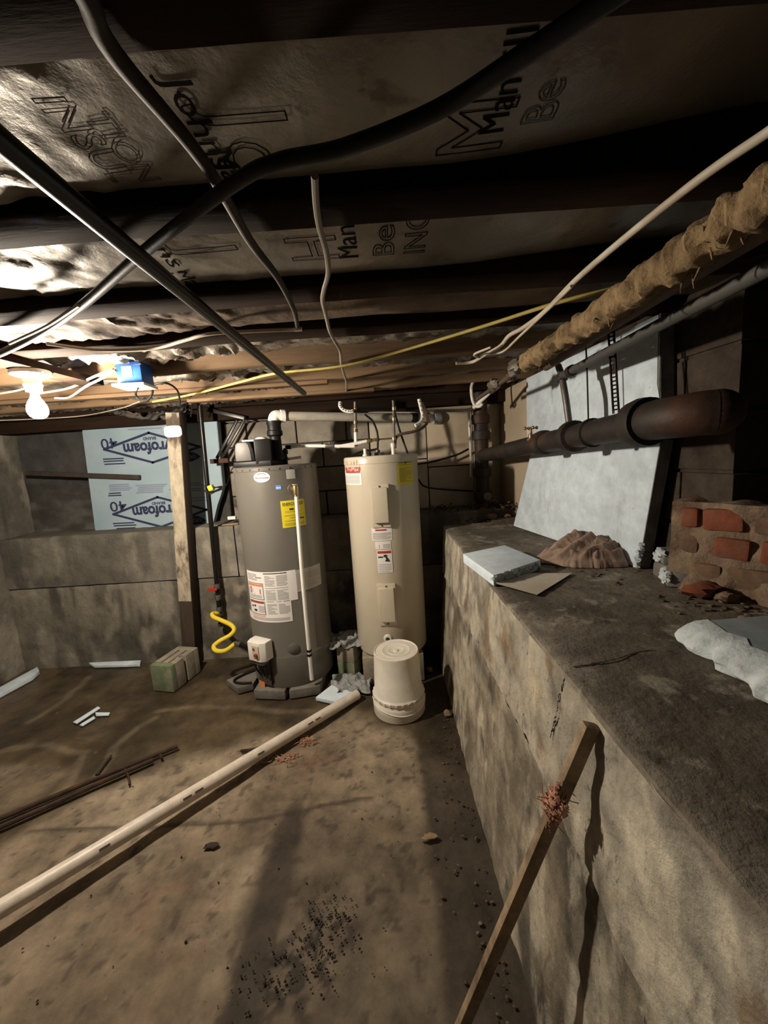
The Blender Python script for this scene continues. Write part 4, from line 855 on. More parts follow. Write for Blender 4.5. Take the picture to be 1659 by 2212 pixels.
part(MB().box(b1+V((0, 0, -.02)), (.14, .03, .035)), 'foot_plate', 'rust', brk, bevel=.003); part(MB().beam(PY(440, 883, 2.98), b0+V((.03, 0, .01)), .05, .03), 'top_arm', 'black_iron', brk, bevel=.003)

# ================================================================ printed foam board on the back wall
FY = 3.075
fb = thing('foam_board', 'blue-grey rigid foam board with diamond logos printed upside down, on the back ledge', 'foam board', (-1.87, FY+.025, BT))
outl = [(206, 1147), (300, 1143), (460, 1132), (470, 1090), (477, 1070), (482, 1050), (476, 990), (470, 900), (178, 915), (178, 935)]
part(MB().prism([PY(x, y, FY) for x, y in outl], (0, .05, 0)), 'foam_panel', 'foam_blue', fb)
def fpt(x, y): return PY(x, y, FY-.0008)
def frect(q, pts, wd):
    p = [fpt(*a) for a in pts]
    for a, b in zip(p, p[1:]):
        d = (b-a).normalized(); s = d.cross(V((0, 1, 0))).normalized()*wd/2; a2 = a-d*wd*.45; b2 = b+d*wd*.45; q.add([a2-s, b2-s, b2+s, a2+s], [(0, 1, 2, 3)])
for dm in (((225, 971), (321, 935), (432, 965), (330, 999)), ((245, 1111), (340, 1074), (446, 1101), (349, 1138))): q = MB(); frect(q, dm+(dm[0],), .018); part(q, 'printed_diamond', 'foam_print', fb, smooth=False)
def ftext(s, x0, y0, x1, y1, size, mat='foam_print', name='lettering', outline=0):
    a = fpt(x0, y0); b = fpt(x1, y1); ud = (b-a).normalized(); vd = V((0, -1, 0)).cross(ud).normalized()
    if vd.z > 0 and ud.x < 0: vd = -vd
    part(text(MB(), s, a, ud, vd, size, outline, (b-a).length, nd=(0, -1, 0), thick=.001, bold=.0045 if len(s) > 5 else .001), name, mat, fb, smooth=False)
ftext('Styrofoam', 392, 951, 265, 960, .125); ftext('Styrofoam', 404, 1088, 285, 1097, .125)
ftext('BRAND', 337, 943, 309, 945, .032); ftext('BRAND', 357, 1083, 328, 1085, .032)
ftext('40', 252, 946, 216, 949, .115); ftext('40', 272, 1082, 236, 1085, .115)
q = MB(); rnd = random.Random(3)
def smallprint(x0, x1, ys_, sl=-.04):
    for y in ys_:
        e0 = rnd.uniform(0, .15)*(x1-x0); e1 = rnd.uniform(0, .15)*(x1-x0); frect(q, ((x0+e0, y), (x1-e1, y+sl*(x1-x0))), .010)
smallprint(222, 270, (992, 997, 1003)); smallprint(245, 295, (1131, 1136, 1142)); smallprint(232, 262, (1066, 1071)); part(q, 'small_print', 'foam_print', fb, smooth=False)
q = MB(); smallprint(232, 284, (1048, 1052, 1056, 1060)); smallprint(291, 360, (1049, 1053, 1057, 1061, 1065)); smallprint(365, 440, (1046, 1050, 1058, 1062)); smallprint(405, 450, (1076, 1082)); smallprint(270, 360, (922, 928)); part(q, 'small_print', 'foam_print_light', fb, smooth=False)
for cx_, cy_ in ((408, 987), (420, 1125)):
    q = MB(); n = 14; up_ = [fpt(cx_-26+52*k/n, cy_-11*math.sin(math.pi*k/n)-k*.06) for k in range(n+1)]; dn = [fpt(cx_-26+52*k/n, cy_+11*math.sin(math.pi*k/n)-k*.06) for k in range(n+1)]
    for k in range(n): q.add([up_[k], up_[k+1], dn[k+1], dn[k]], [(0, 1, 2, 3)])
    o = part(q, 'printed_lens', 'foam_print', fb, smooth=False); a = fpt(cx_+15, cy_-4); b = fpt(cx_-16, cy_-3); ud = (b-a).normalized()
    part(text(MB(), 'DOW', a, ud, V((0, 0, -1)), .034, 0, (b-a).length, nd=(0, -1, 0), thick=.002), 'lettering', 'foam_blue', o, smooth=False)
part_ = None
single(MB().beam(PY(60, 1022, 3.05), PY(302, 1031, 3.05), .03, .035, up=(0, 0, 1)), 'wood_batten', 'wood_dark', 'dark horizontal wooden slat across the printed foam board', 'batten', bevel=.003)
single(MB().beam(PY(428, 1140, 2.94), PY(515, 1132, 2.94), .02, .018), 'wood_strip', 'wood_raw', 'thin bare wood strip on the back ledge left of the grey heater', 'wood strip', bevel=.002)
single(MB().beam(PY(455, 1146, 2.91), PY(505, 1141, 2.91), .016, .012), 'wood_strip', 'wood_raw', 'shorter reddish wood strip in front of the thin one on the back ledge', 'wood strip', bevel=.002)
single(MB().beam(PY(493, 1119, 2.98), PY(510, 1118, 2.98), .03, .025), 'foam_chip', 'plastic_white', 'small white chip on the back ledge behind the grey heater', 'chip', bevel=.003)
# torn paper bundle at the post top
sheet('torn_insulation', -1.95, -1.45, 2.78, 2.98, lambda u, v: 1.87+.05*np.abs(u)*2+.0*v, 'foil_dusty', 'sagging torn insulation paper at the top of the post', 'insulation', 711, .05, 9)

# ================================================================ junction box
jc = PY(278, 806, 1.735)
jb = thing('junction_box', 'bright blue plastic junction box with a white label on the joist', 'junction box', jc-zv*.05)
part(MB().box(jc+V((0, .045, 0)), (.105, .10, .095), rz=.06), 'box_body', 'box_blue', jb, bevel=.006)
part(MB().box(jc+V((.003, .03, -.052)), (.135, .12, .012), rz=.06), 'box_flange', 'plastic_white', jb, bevel=.003)
part(MB().box(jc+V((-.003, -.0055, .005)), (.042, .002, .045), rz=.06), 'label', 'label_white', jb, label='small white label')
part(MB().tube([jc+V((-.055, .0, .03)), jc+V((.06, 0, .036))], .004, 6), 'retaining_wire', 'black_rubber', jb)
# ================================================================ pipes above the heaters
vt0 = V((vc.x, vc.y, GZ1+.285)); e1 = V((vc.x, vc.y, 1.80)); v2 = PY(770, 902, 2.80); v3 = PY(948, 903, 3.12)
vent = thing('vent_pipe', 'dusty white plastic vent pipe with elbow, from the blower to the back wall', 'pipe', (vc.x, vc.y, GZ1+.28))
el = [V((vc.x, vc.y, GZ1+.27))]; cz = PY(600, 898, vc.y).z; dirv = (v3-V((vc.x, vc.y, cz))).normalized(); rr_ = .055
hz = V((vc.x, vc.y, cz)); el += [hz-zv*rr_, hz-zv*rr_*.35+dirv*rr_*.08, hz+dirv*rr_*.35-zv*rr_*.0, hz+dirv*rr_*1.1]
part(MB().tube(el, .037, 20), 'elbow', 'plastic_white', vent, label='clean white elbow')
q = MB().lathe(hz+dirv*rr_*.8, [(.037, 0), (.042, .004), (.042, .03), (.037, .034)], dirv, 24); part(q, 'elbow_hub', 'plastic_white', vent)
part(MB().cyl(hz+dirv*rr_, v3, .031, seg=24), 'pipe_run', 'pvc_dusty', vent)
ring = hz.lerp(v3, .8); part(MB().cyl(ring, ring+dirv*.05, .036, seg=24), 'coupling', 'black_rubber', vent, bevel=.003); part(MB().cyl(v3-dirv*.06, v3, .05, seg=24), 'wall_collar', 'plastic_film', vent, bevel=.004)
YP = 2.66
def line(name, pts, r, mat, label, cat='pipe', seg=12, smooth=6): return single(MB().tube(pts, r, seg, smooth=smooth), name, mat, label, cat)
wp = thing('water_pipe', 'bright white plastic water pipe with black fitting joining the two heaters', 'pipe', PY(690, 962, YP))
part(MB().tube([PY(624, 966, YP), PY(645, 963, YP), PY(766, 964, YP)], .0115, 12, smooth=0), 'pipe_run', 'pipe_white', wp)
q = MB().cyl(PY(703, 963, YP), PY(722, 963, YP), .016).cyl(PY(712, 963, YP), PY(712, 955, YP), .007); part(q, 'inline_fitting', 'galvanised', wp, bevel=.002)
part(MB().cyl(PY(617, 966, YP), PY(629, 966, YP), .014), 'end_fitting', 'black_iron', wp)
wq = thing('water_pipe', 'white plastic pipe rising between the heaters to the ceiling pipes', 'pipe', PY(770, 962, YP+.02))
part(MB().cyl(PY(769, 962, YP+.02), PY(768, 925, YP+.02), .0125), 'lower_run', 'pipe_white', wq); part(MB().cyl(PY(768, 926, YP+.02), PY(767, 868, YP+.02), .010), 'upper_run', 'galvanised', wq)
q = MB()
for y in (960, 930, 912, 884): q.cyl(PY(768, y, YP+.02)-zv*.012, PY(768, y, YP+.02)+zv*.012, .016)
part(q, 'couplings', 'copper', wq, bevel=.002)
ws = thing('water_pipe', 'short white branch pipe slanting up to a brass union over the beige heater', 'pipe', PY(800, 957, YP))
part(MB().tube([PY(728, 965, YP), PY(775, 957, YP+.0), PY(792, 953, YP)], .0115, 12, smooth=0), 'branch', 'pipe_white', ws); part(MB().cyl(PY(792, 953, YP), PY(803, 951, YP), .015).cyl(PY(803, 951, YP), PY(820, 949, YP), .010), 'union', 'brass', ws, bevel=.002); part(MB().cyl(PY(820, 949, YP), PY(846, 947, YP), .005), 'thin_tube', 'copper', ws)
wv = thing('water_pipe', 'copper and steel riser on top of the beige heater', 'pipe', n2+zv*.07)
part(MB().tube([n2+zv*.06, PY(851, 950, 2.6), PY(850, 878, 2.62), PY(849, 865, 2.62)], .009, 12), 'riser', 'galvanised', wv)
q = MB()
for y in (963, 948, 905, 882): q.cyl(PY(851, y, 2.605)-zv*.012, PY(851, y, 2.605)+zv*.012, .014)
part(q, 'couplings', 'brass', wv, bevel=.002)
line('brown_pipe', [PY(853, 968, 2.61), PY(855, 947, 2.615), PY(866, 938, 2.62), PY(890, 933, 2.64), PY(910, 926, 2.68), PY(922, 915, 2.74)], .010, 'old_pipe', 'brown curved pipe sweeping right from the beige heater riser')
def pexbend(pts, label):
    t = thing('pipe_bend_support', label, 'pipe support', pts[-1]); p = spline(pts, 6)
    part(MB().tube(pts, .012, 10), 'bend_shell', 'plastic_white', t); q = MB()
    for k in range(2, len(p)-1, 3): q.cyl(p[k]+V((0, -.0115, 0)), p[k]+V((0, -.0135, 0)), .004, seg=8)
    part(q, 'holes', 'print_black', t)
pexbend([PY(735, 868, 2.62), PY(735, 878, 2.62), PY(743, 886, 2.62), PY(755, 889, 2.62), PY(763, 888, 2.62)], 'white perforated bend support left of the riser pipe')
pexbend([PY(905, 862, 2.68), PY(909, 880, 2.68), PY(913, 900, 2.68), PY(908, 912, 2.66), PY(897, 919, 2.64)], 'white perforated bend support at the right end of the vent pipe')
line('steel_pipe', [PY(771, 885, 2.66), PY(910, 886, 2.72)], .012, 'black_iron', 'dark steel pipe running level above the beige heater', smooth=0)
line('copper_pipe', [PY(910, 868, 2.7), PY(920, 892, 2.74), PY(926, 912, 2.78)], .012, 'copper', 'short copper elbow pipe beside the right bend support')
line('thin_pipe', [PY(940, 888, 2.78), PY(1000, 887, 2.88), PY(1025, 883, 2.9)], .009, 'galvanised', 'thin grey pipe from the vent end toward the right corner', smooth=0)
line('cable', [PY(788, 895, 2.63), PY(805, 910, 2.64), PY(815, 935, 2.65), PY(816, 960, 2.655), V((n3.x, n3.y, WZ1+.035))], .007, 'black_rubber', 'black supply cable curving into the top of the beige heater', 'cable')
line('cable', [PY(852, 888, 2.8), PY(862, 925, 2.8), PY(872, 955, 2.8), PY(880, 978, 2.8), PY(890, 1010, 2.85)], .007, 'black_rubber', 'black cable dropping behind the right side of the beige heater', 'cable')
line('cable', [PY(898, 1003, 2.9), PY(935, 997, 3.0), PY(985, 983, 3.05), PY(1012, 970, 3.06)], .008, 'black_rubber', 'black cable sagging across the tan panel right of the beige heater', 'cable')
line('cable', [PY(903, 1035, 2.95), PY(916, 1050, 3.0), PY(945, 1056, 3.05), PY(1022, 1061, 3.08)], .007, 'black_rubber', 'lower black cable across the grey panel right of the beige heater', 'cable')
line('pipe_hanger', [V((PY(1017, 838, 2.7).x, 2.63, 1.955)), PY(1018, 838, 2.7), PY(1020, 862, 2.7), PY(1026, 876, 2.7), PY(1036, 878, 2.68), PY(1042, 872, 2.66)], .010, 'plastic_white', 'white plastic hook hanger in the far right corner', 'pipe hanger')
cw = thing('corner_pipe', 'white plastic pipe slanting up to a brass valve in the right corner', 'pipe', PY(1024, 878, 2.74))
part(MB().cyl(PY(1024, 880, 2.74), PY(1062, 844, 2.55), .0125), 'pipe_run', 'pipe_white', cw); part(MB().cyl(PY(1060, 846, 2.55), PY(1074, 834, 2.45), .018).box(PY(1068, 835, 2.48), (.05, .02, .02)), 'valve', 'brass', cw, bevel=.003)
line('corner_tube', [PY(1012, 885, 3.0), PY(1016, 960, 3.02), PY(1018, 1030, 3.04)], .010, 'pipe_white', 'thin white tube running down the back wall in the right corner', smooth=0)

# ================================================================ cast-iron drain on the right
stx = PY(1040, 985, 2.98); 
stack = thing('drain_stack', 'dark cast-iron vertical drain stack in the right rear corner', 'pipe', (stx.x, stx.y, BT))
part(MB().cyl((stx.x, stx.y, BT), (stx.x, stx.y, 1.93), .052, seg=24), 'stack_pipe', 'cast_iron', stack)
q = MB()
for z in (1.12, 1.30, 1.58, 1.70): q.lathe((stx.x, stx.y, z), [(.05, 0), (.068, .004), (.070, .05), (.066, .07), (.05, .074)], seg=24)
part(q, 'hubs', 'cast_iron', stack)
part(MB().lathe((stx.x+.02, stx.y-.06, 1.155), [(0, .02), (.03, .018), (.036, 0)], (0, -1, 0), 20), 'cleanout_plug', 'galvanised', stack)
DX = .80
dA = V((stx.x+.0, stx.y, PX(1040, 985, .73).z)); dA.z = PY(1040, 985, stx.y).z
dB = PX(1230, 945, .80); dC = PX(1395, 912, .80); 
drain = thing('drain_pipe', 'thick cast-iron drain pipe with hubs running along the right wall', 'pipe', dB-zv*.07)
dd_ = (dB-dA).normalized(); ext = dC+(dC-dB).normalized()*.02
part(MB().tube([dA, dA.lerp(dB, .5), dB, dC], .048, 24, smooth=0), 'pipe_run', 'cast_iron', drain)
q = MB()
for f_, rr2, ln in ((.78, .060, .06), (1.0, .066, .05)):
    c = dA.lerp(dB, f_); q.lathe(c, [(.047, 0), (rr2, .006), (rr2+.003, ln*.5), (rr2, ln), (.05, ln+.006)], dd_, 24)
d2 = (dC-dB).normalized(); q.lathe(dB.lerp(dC, .35), [(.047, 0), (.056, .004), (.056, .02), (.047, .024)], d2, 24).lathe(dC-d2*.05, [(.048, 0), (.072, .008), (.076, .04), (.072, .07), (.05, .072)], d2, 24)
part(q, 'hubs', 'cast_iron', drain)
dE = dC+d2*.28+V((.0, 0, .0)); dE = V((.83, dC.y-.20, dC.z+.005))
part(MB().tube([dC, dC+d2*.06, V((.812, dC.y-.12, dC.z+.004)), V((.835, dC.y-.155, dC.z+.006)), V((.865, dC.y-.175, dC.z+.006))], .058, 24), 'end_bend', 'cast_iron', drain)
part(MB().blob(V((.868, dC.y-.176, dC.z+.006)), (.058, .058, .058), 1, 20, 12, 0), 'rounded_end', 'cast_iron', drain)
vp = PX(1147, 950, .755); vl = thing('hose_valve', 'small brass tap with a cross handle above the drain pipe', 'valve', vp)
q = MB().cyl(vp-zv*.005, vp+zv*.03, .014).cyl(vp+zv*.03, vp+zv*.055, .007).cyl(vp+V((-.01, .01, 0)), vp+V((.05, -.09, .012)), .012); part(q, 'valve_body', 'copper', vl, bevel=.002)
q = MB()
for a_ in (0, math.pi/2): q.beam(vp+V((math.cos(a_)*.03, math.sin(a_)*.03, .06)), vp+V((-math.cos(a_)*.03, -math.sin(a_)*.03, .06)), .01, .01)
for k in range(4): a_ = k*math.pi/2; q.blob(vp+V((math.cos(a_)*.03, math.sin(a_)*.03, .06)), .009, k, 8, 5, 0)
part(q, 'cross_handle', 'brass', vl)
# pipes and straps beside the foam
gA, gB_ = PX(1213, 812, .80), PX(1520, 652, .77); 
gpz = thing('steel_pipe', 'grey steel pipe sloping along the right wall with a short drop leg', 'pipe', PX(1228, 908, .80))
part(MB().tube([gA, gB_, gB_+(gB_-gA)*.4], .017, 14, smooth=0), 'pipe_run', 'grey_paint', gpz); part(MB().tube([PX(1206, 790, .80), PX(1213, 812, .80), PX(1222, 860, .80), PX(1229, 912, .81)], .014, 12), 'drop_leg', 'galvanised', gpz)
q = MB().cyl(PX(1213, 808, .80), PX(1215, 822, .80), .022).cyl(gA.lerp(gB_, .10), gA.lerp(gB_, .14), .023); part(q, 'fittings', 'cast_iron', gpz, bevel=.002)
stp = thing('pipe_strap', 'dark perforated metal strap hanging from the joists to the drain pipe', 'strap', PX(1330, 893, .82))
sA, sB = PX(1319, 700, .82), PX(1331, 893, .82); nS = 22; ws_ = .011
x_, y_ = V((.77, -.63, 0)), None
q = MB()
for k in range(nS):
    a = sA.lerp(sB, k/nS); b = sA.lerp(sB, (k+1)/nS); m = (a+b)/2; h = (b-a)/2
    for s in (-1, 1): q.beam(a+x_*s*.0085, b+x_*s*.0085, .007, .0025, up=(.63, .77, 0))
    q.beam(a-h*.25, a+h*.45, .012, .0025, up=(.63, .77, 0))
part(q, 'perforated_band', 'rust', stp)
line('strap_wire', [PX(1264, 715, .84), PX(1268, 800, .84), PX(1271, 910, .84)], .0035, 'rust', 'thin rusty hanger wire left of the perforated strap', 'wire', 6)

# ================================================================ insulated pipe, upper right
ip0 = PZ(1085, 815, 1.84); ip = [V((.61, 1.66, 1.85)), V((.612, 1.35, 1.85)), V((.612, 1.0, 1.85)), V((.605, .7, 1.852)), V((.60, .4, 1.85)), V((.60, -.3, 1.85))]
rndw = random.Random(4)
wrap = thing('wrapped_pipe', 'pipe wrapped in shaggy tan insulation running under the joists at right', 'pipe', (.61, .7, 1.81))
def rfw(t_, a): return 1+.10*math.sin(t_*150+a)+.35*(float(vn(t_*50, abs(a-math.pi)*1.3, 31))-.5)+.3*(float(vn(t_*150, abs(a-math.pi)*3, 33))-.5)
part(MB().tube(ip, .036, 26, smooth=50, rf=rfw), 'insulation_wrap', 'wrap', wrap)
q = MB(); 
for k in range(46):
    y_ = rndw.uniform(.45, 1.65); a_ = rndw.uniform(2.6, 6.8); c = V((.61+.034*math.cos(a_), y_, 1.85+.034*math.sin(a_))); l_ = rndw.uniform(.012, .035)
    q.tube([c, c+V((rndw.uniform(-.6, .6)*l_, rndw.uniform(-.5, .5)*l_, math.sin(a_)*l_))], (.003, .001), 5, smooth=0)
part(q, 'loose_fibres', 'wrap', wrap)
part(MB().tube([V((.61, 2.55, 1.83)), V((.61, 1.9, 1.84)), V((.61, 1.6, 1.85))], .012, 10), 'bare_pipe', 'old_pipe', wrap)
part(MB().blob(V((.60, 1.78, 1.855)), (.035, .07, .03), 4, 12, 8, .3).blob(V((.63, 1.95, 1.85)), (.03, .05, .025), 6, 12, 8, .3).blob(V((.59, 2.1, 1.84)), (.03, .05, .03), 8, 12, 8, .3), 'torn_foil', 'foil_crumpled', wrap)
part(MB().tube([V((.70, -.3, 1.865)), V((.70, .4, 1.865)), V((.705, 1.1, 1.86)), V((.72, 1.75, 1.85))], .024, 14), 'second_pipe', 'old_pipe', wrap, label='dark bare pipe beside the wrapped one')

# ================================================================ cables and rods under the joists
def cab(px, z, r, name, mat, label, cat='cable', seg=8, smooth=6):
    return single(MB().tube([PZ(x, y, zz) for (x, y), zz in zip(px, z if isinstance(z, (list, tuple)) else [z]*len(px))], r, seg, smooth=smooth), name, mat, label, cat)
cab([(1400, -60), (1310, 0), (1130, 120), (940, 240), (740, 320), (600, 350), (500, 400), (310, 545), (170, 665), (60, 735), (-60, 790)], 1.913, .0102, 'black_cable', 'black_rubber', 'thick black cable sagging across the whole ceiling under the nearest joists', seg=12)
cab([(20, 742), (100, 705), (170, 660)], 1.9, .004, 'thin_wire', 'cable_white', 'thin white wire taped along the left end of the thick black cable', 'wire')
cab([(150, -80), (190, 0), (250, 120), (440, 350), (540, 520), (600, 600), (635, 670), (643, 708)], [1.937]*8, (.0115, .0065), 'brown_conduit', 'conduit', 'brown flexible conduit crossing under the first joists at upper left', 'conduit', 10)
single(MB().tube([V((-.408, .19, 1.88)), V((-.42, 1.125, 1.88)), V((-.433, 2.21, 1.88))], .015, 16, smooth=0), 'steel_rod', 'black_iron', 'straight black steel rod running away under the joists at left', 'rod')
cab([(680, 380), (683, 440), (690, 490), (705, 545), (709, 590), (700, 625), (697, 650), (704, 680), (712, 715), (722, 735), (735, 760), (738, 790), (748, 825), (748, 845)], 1.938, .006, 'grey_cable', 'cable_grey', 'wavy pale cable stapled across the joists near the middle', seg=8)
wc = [(1700, 255), (1659, 285), (1480, 410), (1260, 590), (1180, 670), (1130, 708), (1100, 725), (1080, 748), (1045, 768), (1020, 782), (985, 785)]
cab(wc, 1.908, .0073, 'white_cable', 'cable_white', 'long white cable slanting from the upper right corner to the rear joists', seg=10)
cab([(1235, 618), (1180, 672), (1125, 724), (1085, 760), (1050, 765), (1035, 772), (1025, 765), (1060, 750)], 1.896, .0043, 'thin_wire', 'cable_white', 'thin twisted wire hanging along the lower end of the long white cable', 'wire')
cab([(330, 868), (420, 851), (520, 825), (600, 806), (740, 791), (860, 760), (1040, 706), (1200, 655), (1330, 622)], 1.924, .0058, 'yellow_cable', 'cable_yellow', 'yellow cable looping under the joists from the post to the wrapped pipe', seg=10)
cab([(100, 742), (170, 752), (230, 757), (330, 753), (400, 735), (450, 722), (540, 716), (640, 712)], 1.936, .006, 'grey_cable', 'cable_white', 'flat pale cable sagging along the joist left of the conduit end')
single(MB().cyl(PZ(636, 712, 1.93), PZ(652, 711, 1.93), .006), 'conduit_end', 'plastic_white', 'bright white plastic tip at the end of the brown conduit', 'fitting')
cab([(118, 860), (150, 858), (185, 835), (225, 815), (250, 800)], 1.91, .005, 'white_cable', 'cable_white', 'short white cable from the lampholder to the blue box, lower of two')
cab([(85, 850), (150, 838), (200, 815), (245, 798)], 1.925, .005, 'white_cable', 'cable_white', 'short white cable from the lampholder to the blue box, upper of two')
cab([(0, 850), (30, 845), (60, 838)], 1.93, .005, 'white_cable', 'cable_white', 'white cable leaving the left side of the lampholder')
single(MB().tube([jc+V((.02, .02, -.055)), PY(293, 850, 1.9), PY(300, 862, 1.93), PY(318, 865, 1.94), PY(329, 850, 1.95), PY(332, 832, 1.96), PY(360, 828, 1.97), PY(382, 842, 2.04), PY(388, 862, 2.2), PY(390, 876, 2.35), PY(400, 878, 2.5), PY(410, 862, 2.6), PY(415, 875, 2.7), PY(412, 900, 2.74)], .005, 8), 'lead_cable', 'black_rubber', 'thin black cord looping from the blue box to the post top', 'cord')
cab([(300, 868), (260, 882), (180, 898), (80, 905), (0, 908)], [1.935, 1.93, 1.93, 1.93, 1.93], .004, 'thin_wire', 'cable_white', 'faint thin wire strung along the rear joist left of the post', 'wire')
# torn flap of board and putty by the wire
single(MB().prism([PY(215, 703, 1.45), PY(236, 703, 1.45), PY(222, 733, 1.47), PY(205, 744, 1.47), PY(201, 742, 1.47)], (0, .012, 0)), 'wood_splinter', 'wood_raw', 'splintered triangle of wood hanging from a joist at left', 'splinter', bevel=.001)
single(MB().blob(PY(268, 705, 1.5), (.022, .018, .018), 5, 10, 7, .3), 'foam_lump', 'wood_raw', 'small lump of hardened foam on the joist at left', 'foam lump')
single(MB().beam(PZ(148, 598, 1.98), PZ(176, 618, 1.97), .012, .008), 'foil_scrap', 'foil', 'bright curl of foil hanging from the second batt at left', 'scrap')

# ================================================================ right ledge: foam boards, cloth, paper, bricks
uf = thing('foam_board', 'tall pale blue foam board fixed to the right wall above the drain pipe', 'foam board', (.99, 2.0, 1.48))
tA = 0.63; tB = 1.73
def uw(t_, z, off): return rw(t_, z, off)
c0, c1 = uw(.60, 0, .058), uw(1.73, 0, .058)
part(MB().prism([uw(.60, 1.525, .062), uw(1.73, 1.525, .062), uw(1.735, 1.62, .062), uw(1.715, 1.70, .062), uw(1.71, 1.94, .062), uw(.60, 1.94, .062)], -rn*.05), 'foam_panel', 'foam_right', uf, bevel=.003)
cutq = MB().prism([uw(1.73, 1.525, .0625), uw(1.74, 1.62, .0625), uw(1.72, 1.70, .0625), uw(1.715, 1.94, .0625), uw(1.722, 1.94, .0625), uw(1.742, 1.525, .0625)], -rn*.051); part(cutq, 'cut_edge', 'foam_edge', uf)
lf = thing('foam_board', 'broad pale blue foam board leaning on the ledge behind the brown cloth', 'foam board', (.88, 1.97, 1.0))
BL, BR, TR, TL = V((.80, 2.47, 1.004)), V((.965, 1.475, 1.004)), V((.985, 1.405, 1.50)), V((.875, 2.36, 1.47))
nrm = (BR-BL).cross(TL-BL).normalized(); nrm = -nrm if nrm.x < 0 else nrm
edge_pts = [BL, BR.lerp(BL, .0), TR, TR.lerp(TL, .25)+V((0, 0, .015)), TR.lerp(TL, .5)+V((0, 0, -.01)), TR.lerp(TL, .72), TL+V((0, 0, -.01))]
part(MB().prism(edge_pts, nrm*.05), 'foam_panel', 'foam_right', lf, bevel=.003)
eg = (BR-BL).normalized()*.004; part(MB().prism([BR, BR+eg, TR+eg, TR], nrm*.05), 'cut_edge', 'foam_edge', lf)
q = MB(); rnd = random.Random(8)
for k in range(9): q.blob(BR.lerp(TR, k*.02)+V((-.004, -.002, .012)), (.012, .01, .014), k, 7, 5, .5)
part(q, 'crumbled_corner', 'foam_cut', lf)
tp4 = [PZ(1000, 1196, 1.045), PZ(1066, 1243, 1.045), PZ(1168, 1209, 1.045), PZ(1090, 1177, 1.045)]
fpce = thing('foam_piece', 'thick pale blue foam piece lying at the ledge edge left of the cloth', 'foam piece', ((tp4[0].x+tp4[2].x)/2, (tp4[0].y+tp4[2].y)/2, 1.003))
part(MB().prism([V((p.x, p.y, 1.003)) for p in tp4], (0, 0, .042)), 'foam_body', 'foam_right', fpce, bevel=.004)
q = MB(); 
for k in range(14): q.blob(tp4[1].lerp(tp4[2], (k+.3)/14)-zv*rnd.uniform(.008, .03), (.012, .007, .010), k, 7, 5, .5)
part(q, 'broken_edge', 'foam_cut', fpce)
# right foam slab with a ragged edge
n = 26; ed_ = []; rnd = random.Random(9)
for k in range(n+1): ed_.append(V((.69-.05*(k/n)+.012*rnd.uniform(-1, 1), .905-.85*(k/n), 0)))
fs = thing('foam_slab', 'large grey-blue foam slab with a ragged white edge on the ledge at right', 'foam slab', (.95, .5, 1.004))
top = [V((.76, .905, 1.052))]+[V((p.x+.068+.006*rnd.uniform(-1, 1), p.y, 1.052)) for p in ed_[2:]]+[V((1.3, .055, 1.052)), V((1.3, .93, 1.052))]
part(MB().prism([V((p.x, p.y, 1.004)) for p in top], (0, 0, .048)), 'foam_body', 'foam_slab', fs, bevel=.002)
A = []; ys_ = np.linspace(.905, .055, 130)
for i, y in enumerate(ys_):
    px_ = float(np.interp(-y, [-q_.y for q_ in ed_], [q_.x for q_ in ed_])); row = []
    for j, (ox, zz_) in enumerate(((.03, 1.003), (.004, 1.005), (.0, 1.014), (.003, 1.024), (.012, 1.034), (.026, 1.043), (.044, 1.050), (.078, 1.0536))):
        nz_ = float(fbm(y*22, j*.55, 4, 851))-.5; row.append((px_+ox+nz_*.022*(0 < j < 7), y, zz_+nz_*.012*(1 < j < 7)))
    A.append(row)
part(MB().grid(np.array(A)), 'ragged_edge', 'foam_cut', fs)
part(MB().grid(np.array([[(x, .905+o_, z) for x, _, z in A[0]] for o_ in (0, .002)])), 'ragged_end', 'foam_cut', fs)
# small scraps
def scrap(c, size, rz, label):
    t = thing('foam_scrap', label, 'foam scrap', (c[0], c[1], c[2]-size[2]/2), 'foam scraps by the bricks'); part(MB().box(c, size, rz), 'foam_body', 'foam_edge', t, bevel=.006)
    q = MB(); X_ = V((math.cos(rz), math.sin(rz), 0)); Y_ = V((-math.sin(rz), math.cos(rz), 0)); rn_ = random.Random(int(c[2]*999))
    for k in range(16): q.blob(V(c)-X_*(size[0]/2)+Y_*rn_.uniform(-.5, .5)*size[1]+zv*rn_.uniform(-.4, .4)*size[2], .011, k, 7, 5, .5)
    part(q, 'broken_face', 'foam_cut', t)
scrap((.985, 1.285, 1.029), (.085, .10, .05), -.5, 'lower small foam scrap with a white broken face beside the bricks'); scrap((1.005, 1.355, 1.083), (.075, .085, .045), -.35, 'upper small foam scrap resting against the leaning foam board')
single(MB().box((1.0, 1.36, 1.03), (.07, .07, .055), .3), 'stone', 'pad', 'small stone propping the upper foam scrap', 'stone', bevel=.012)
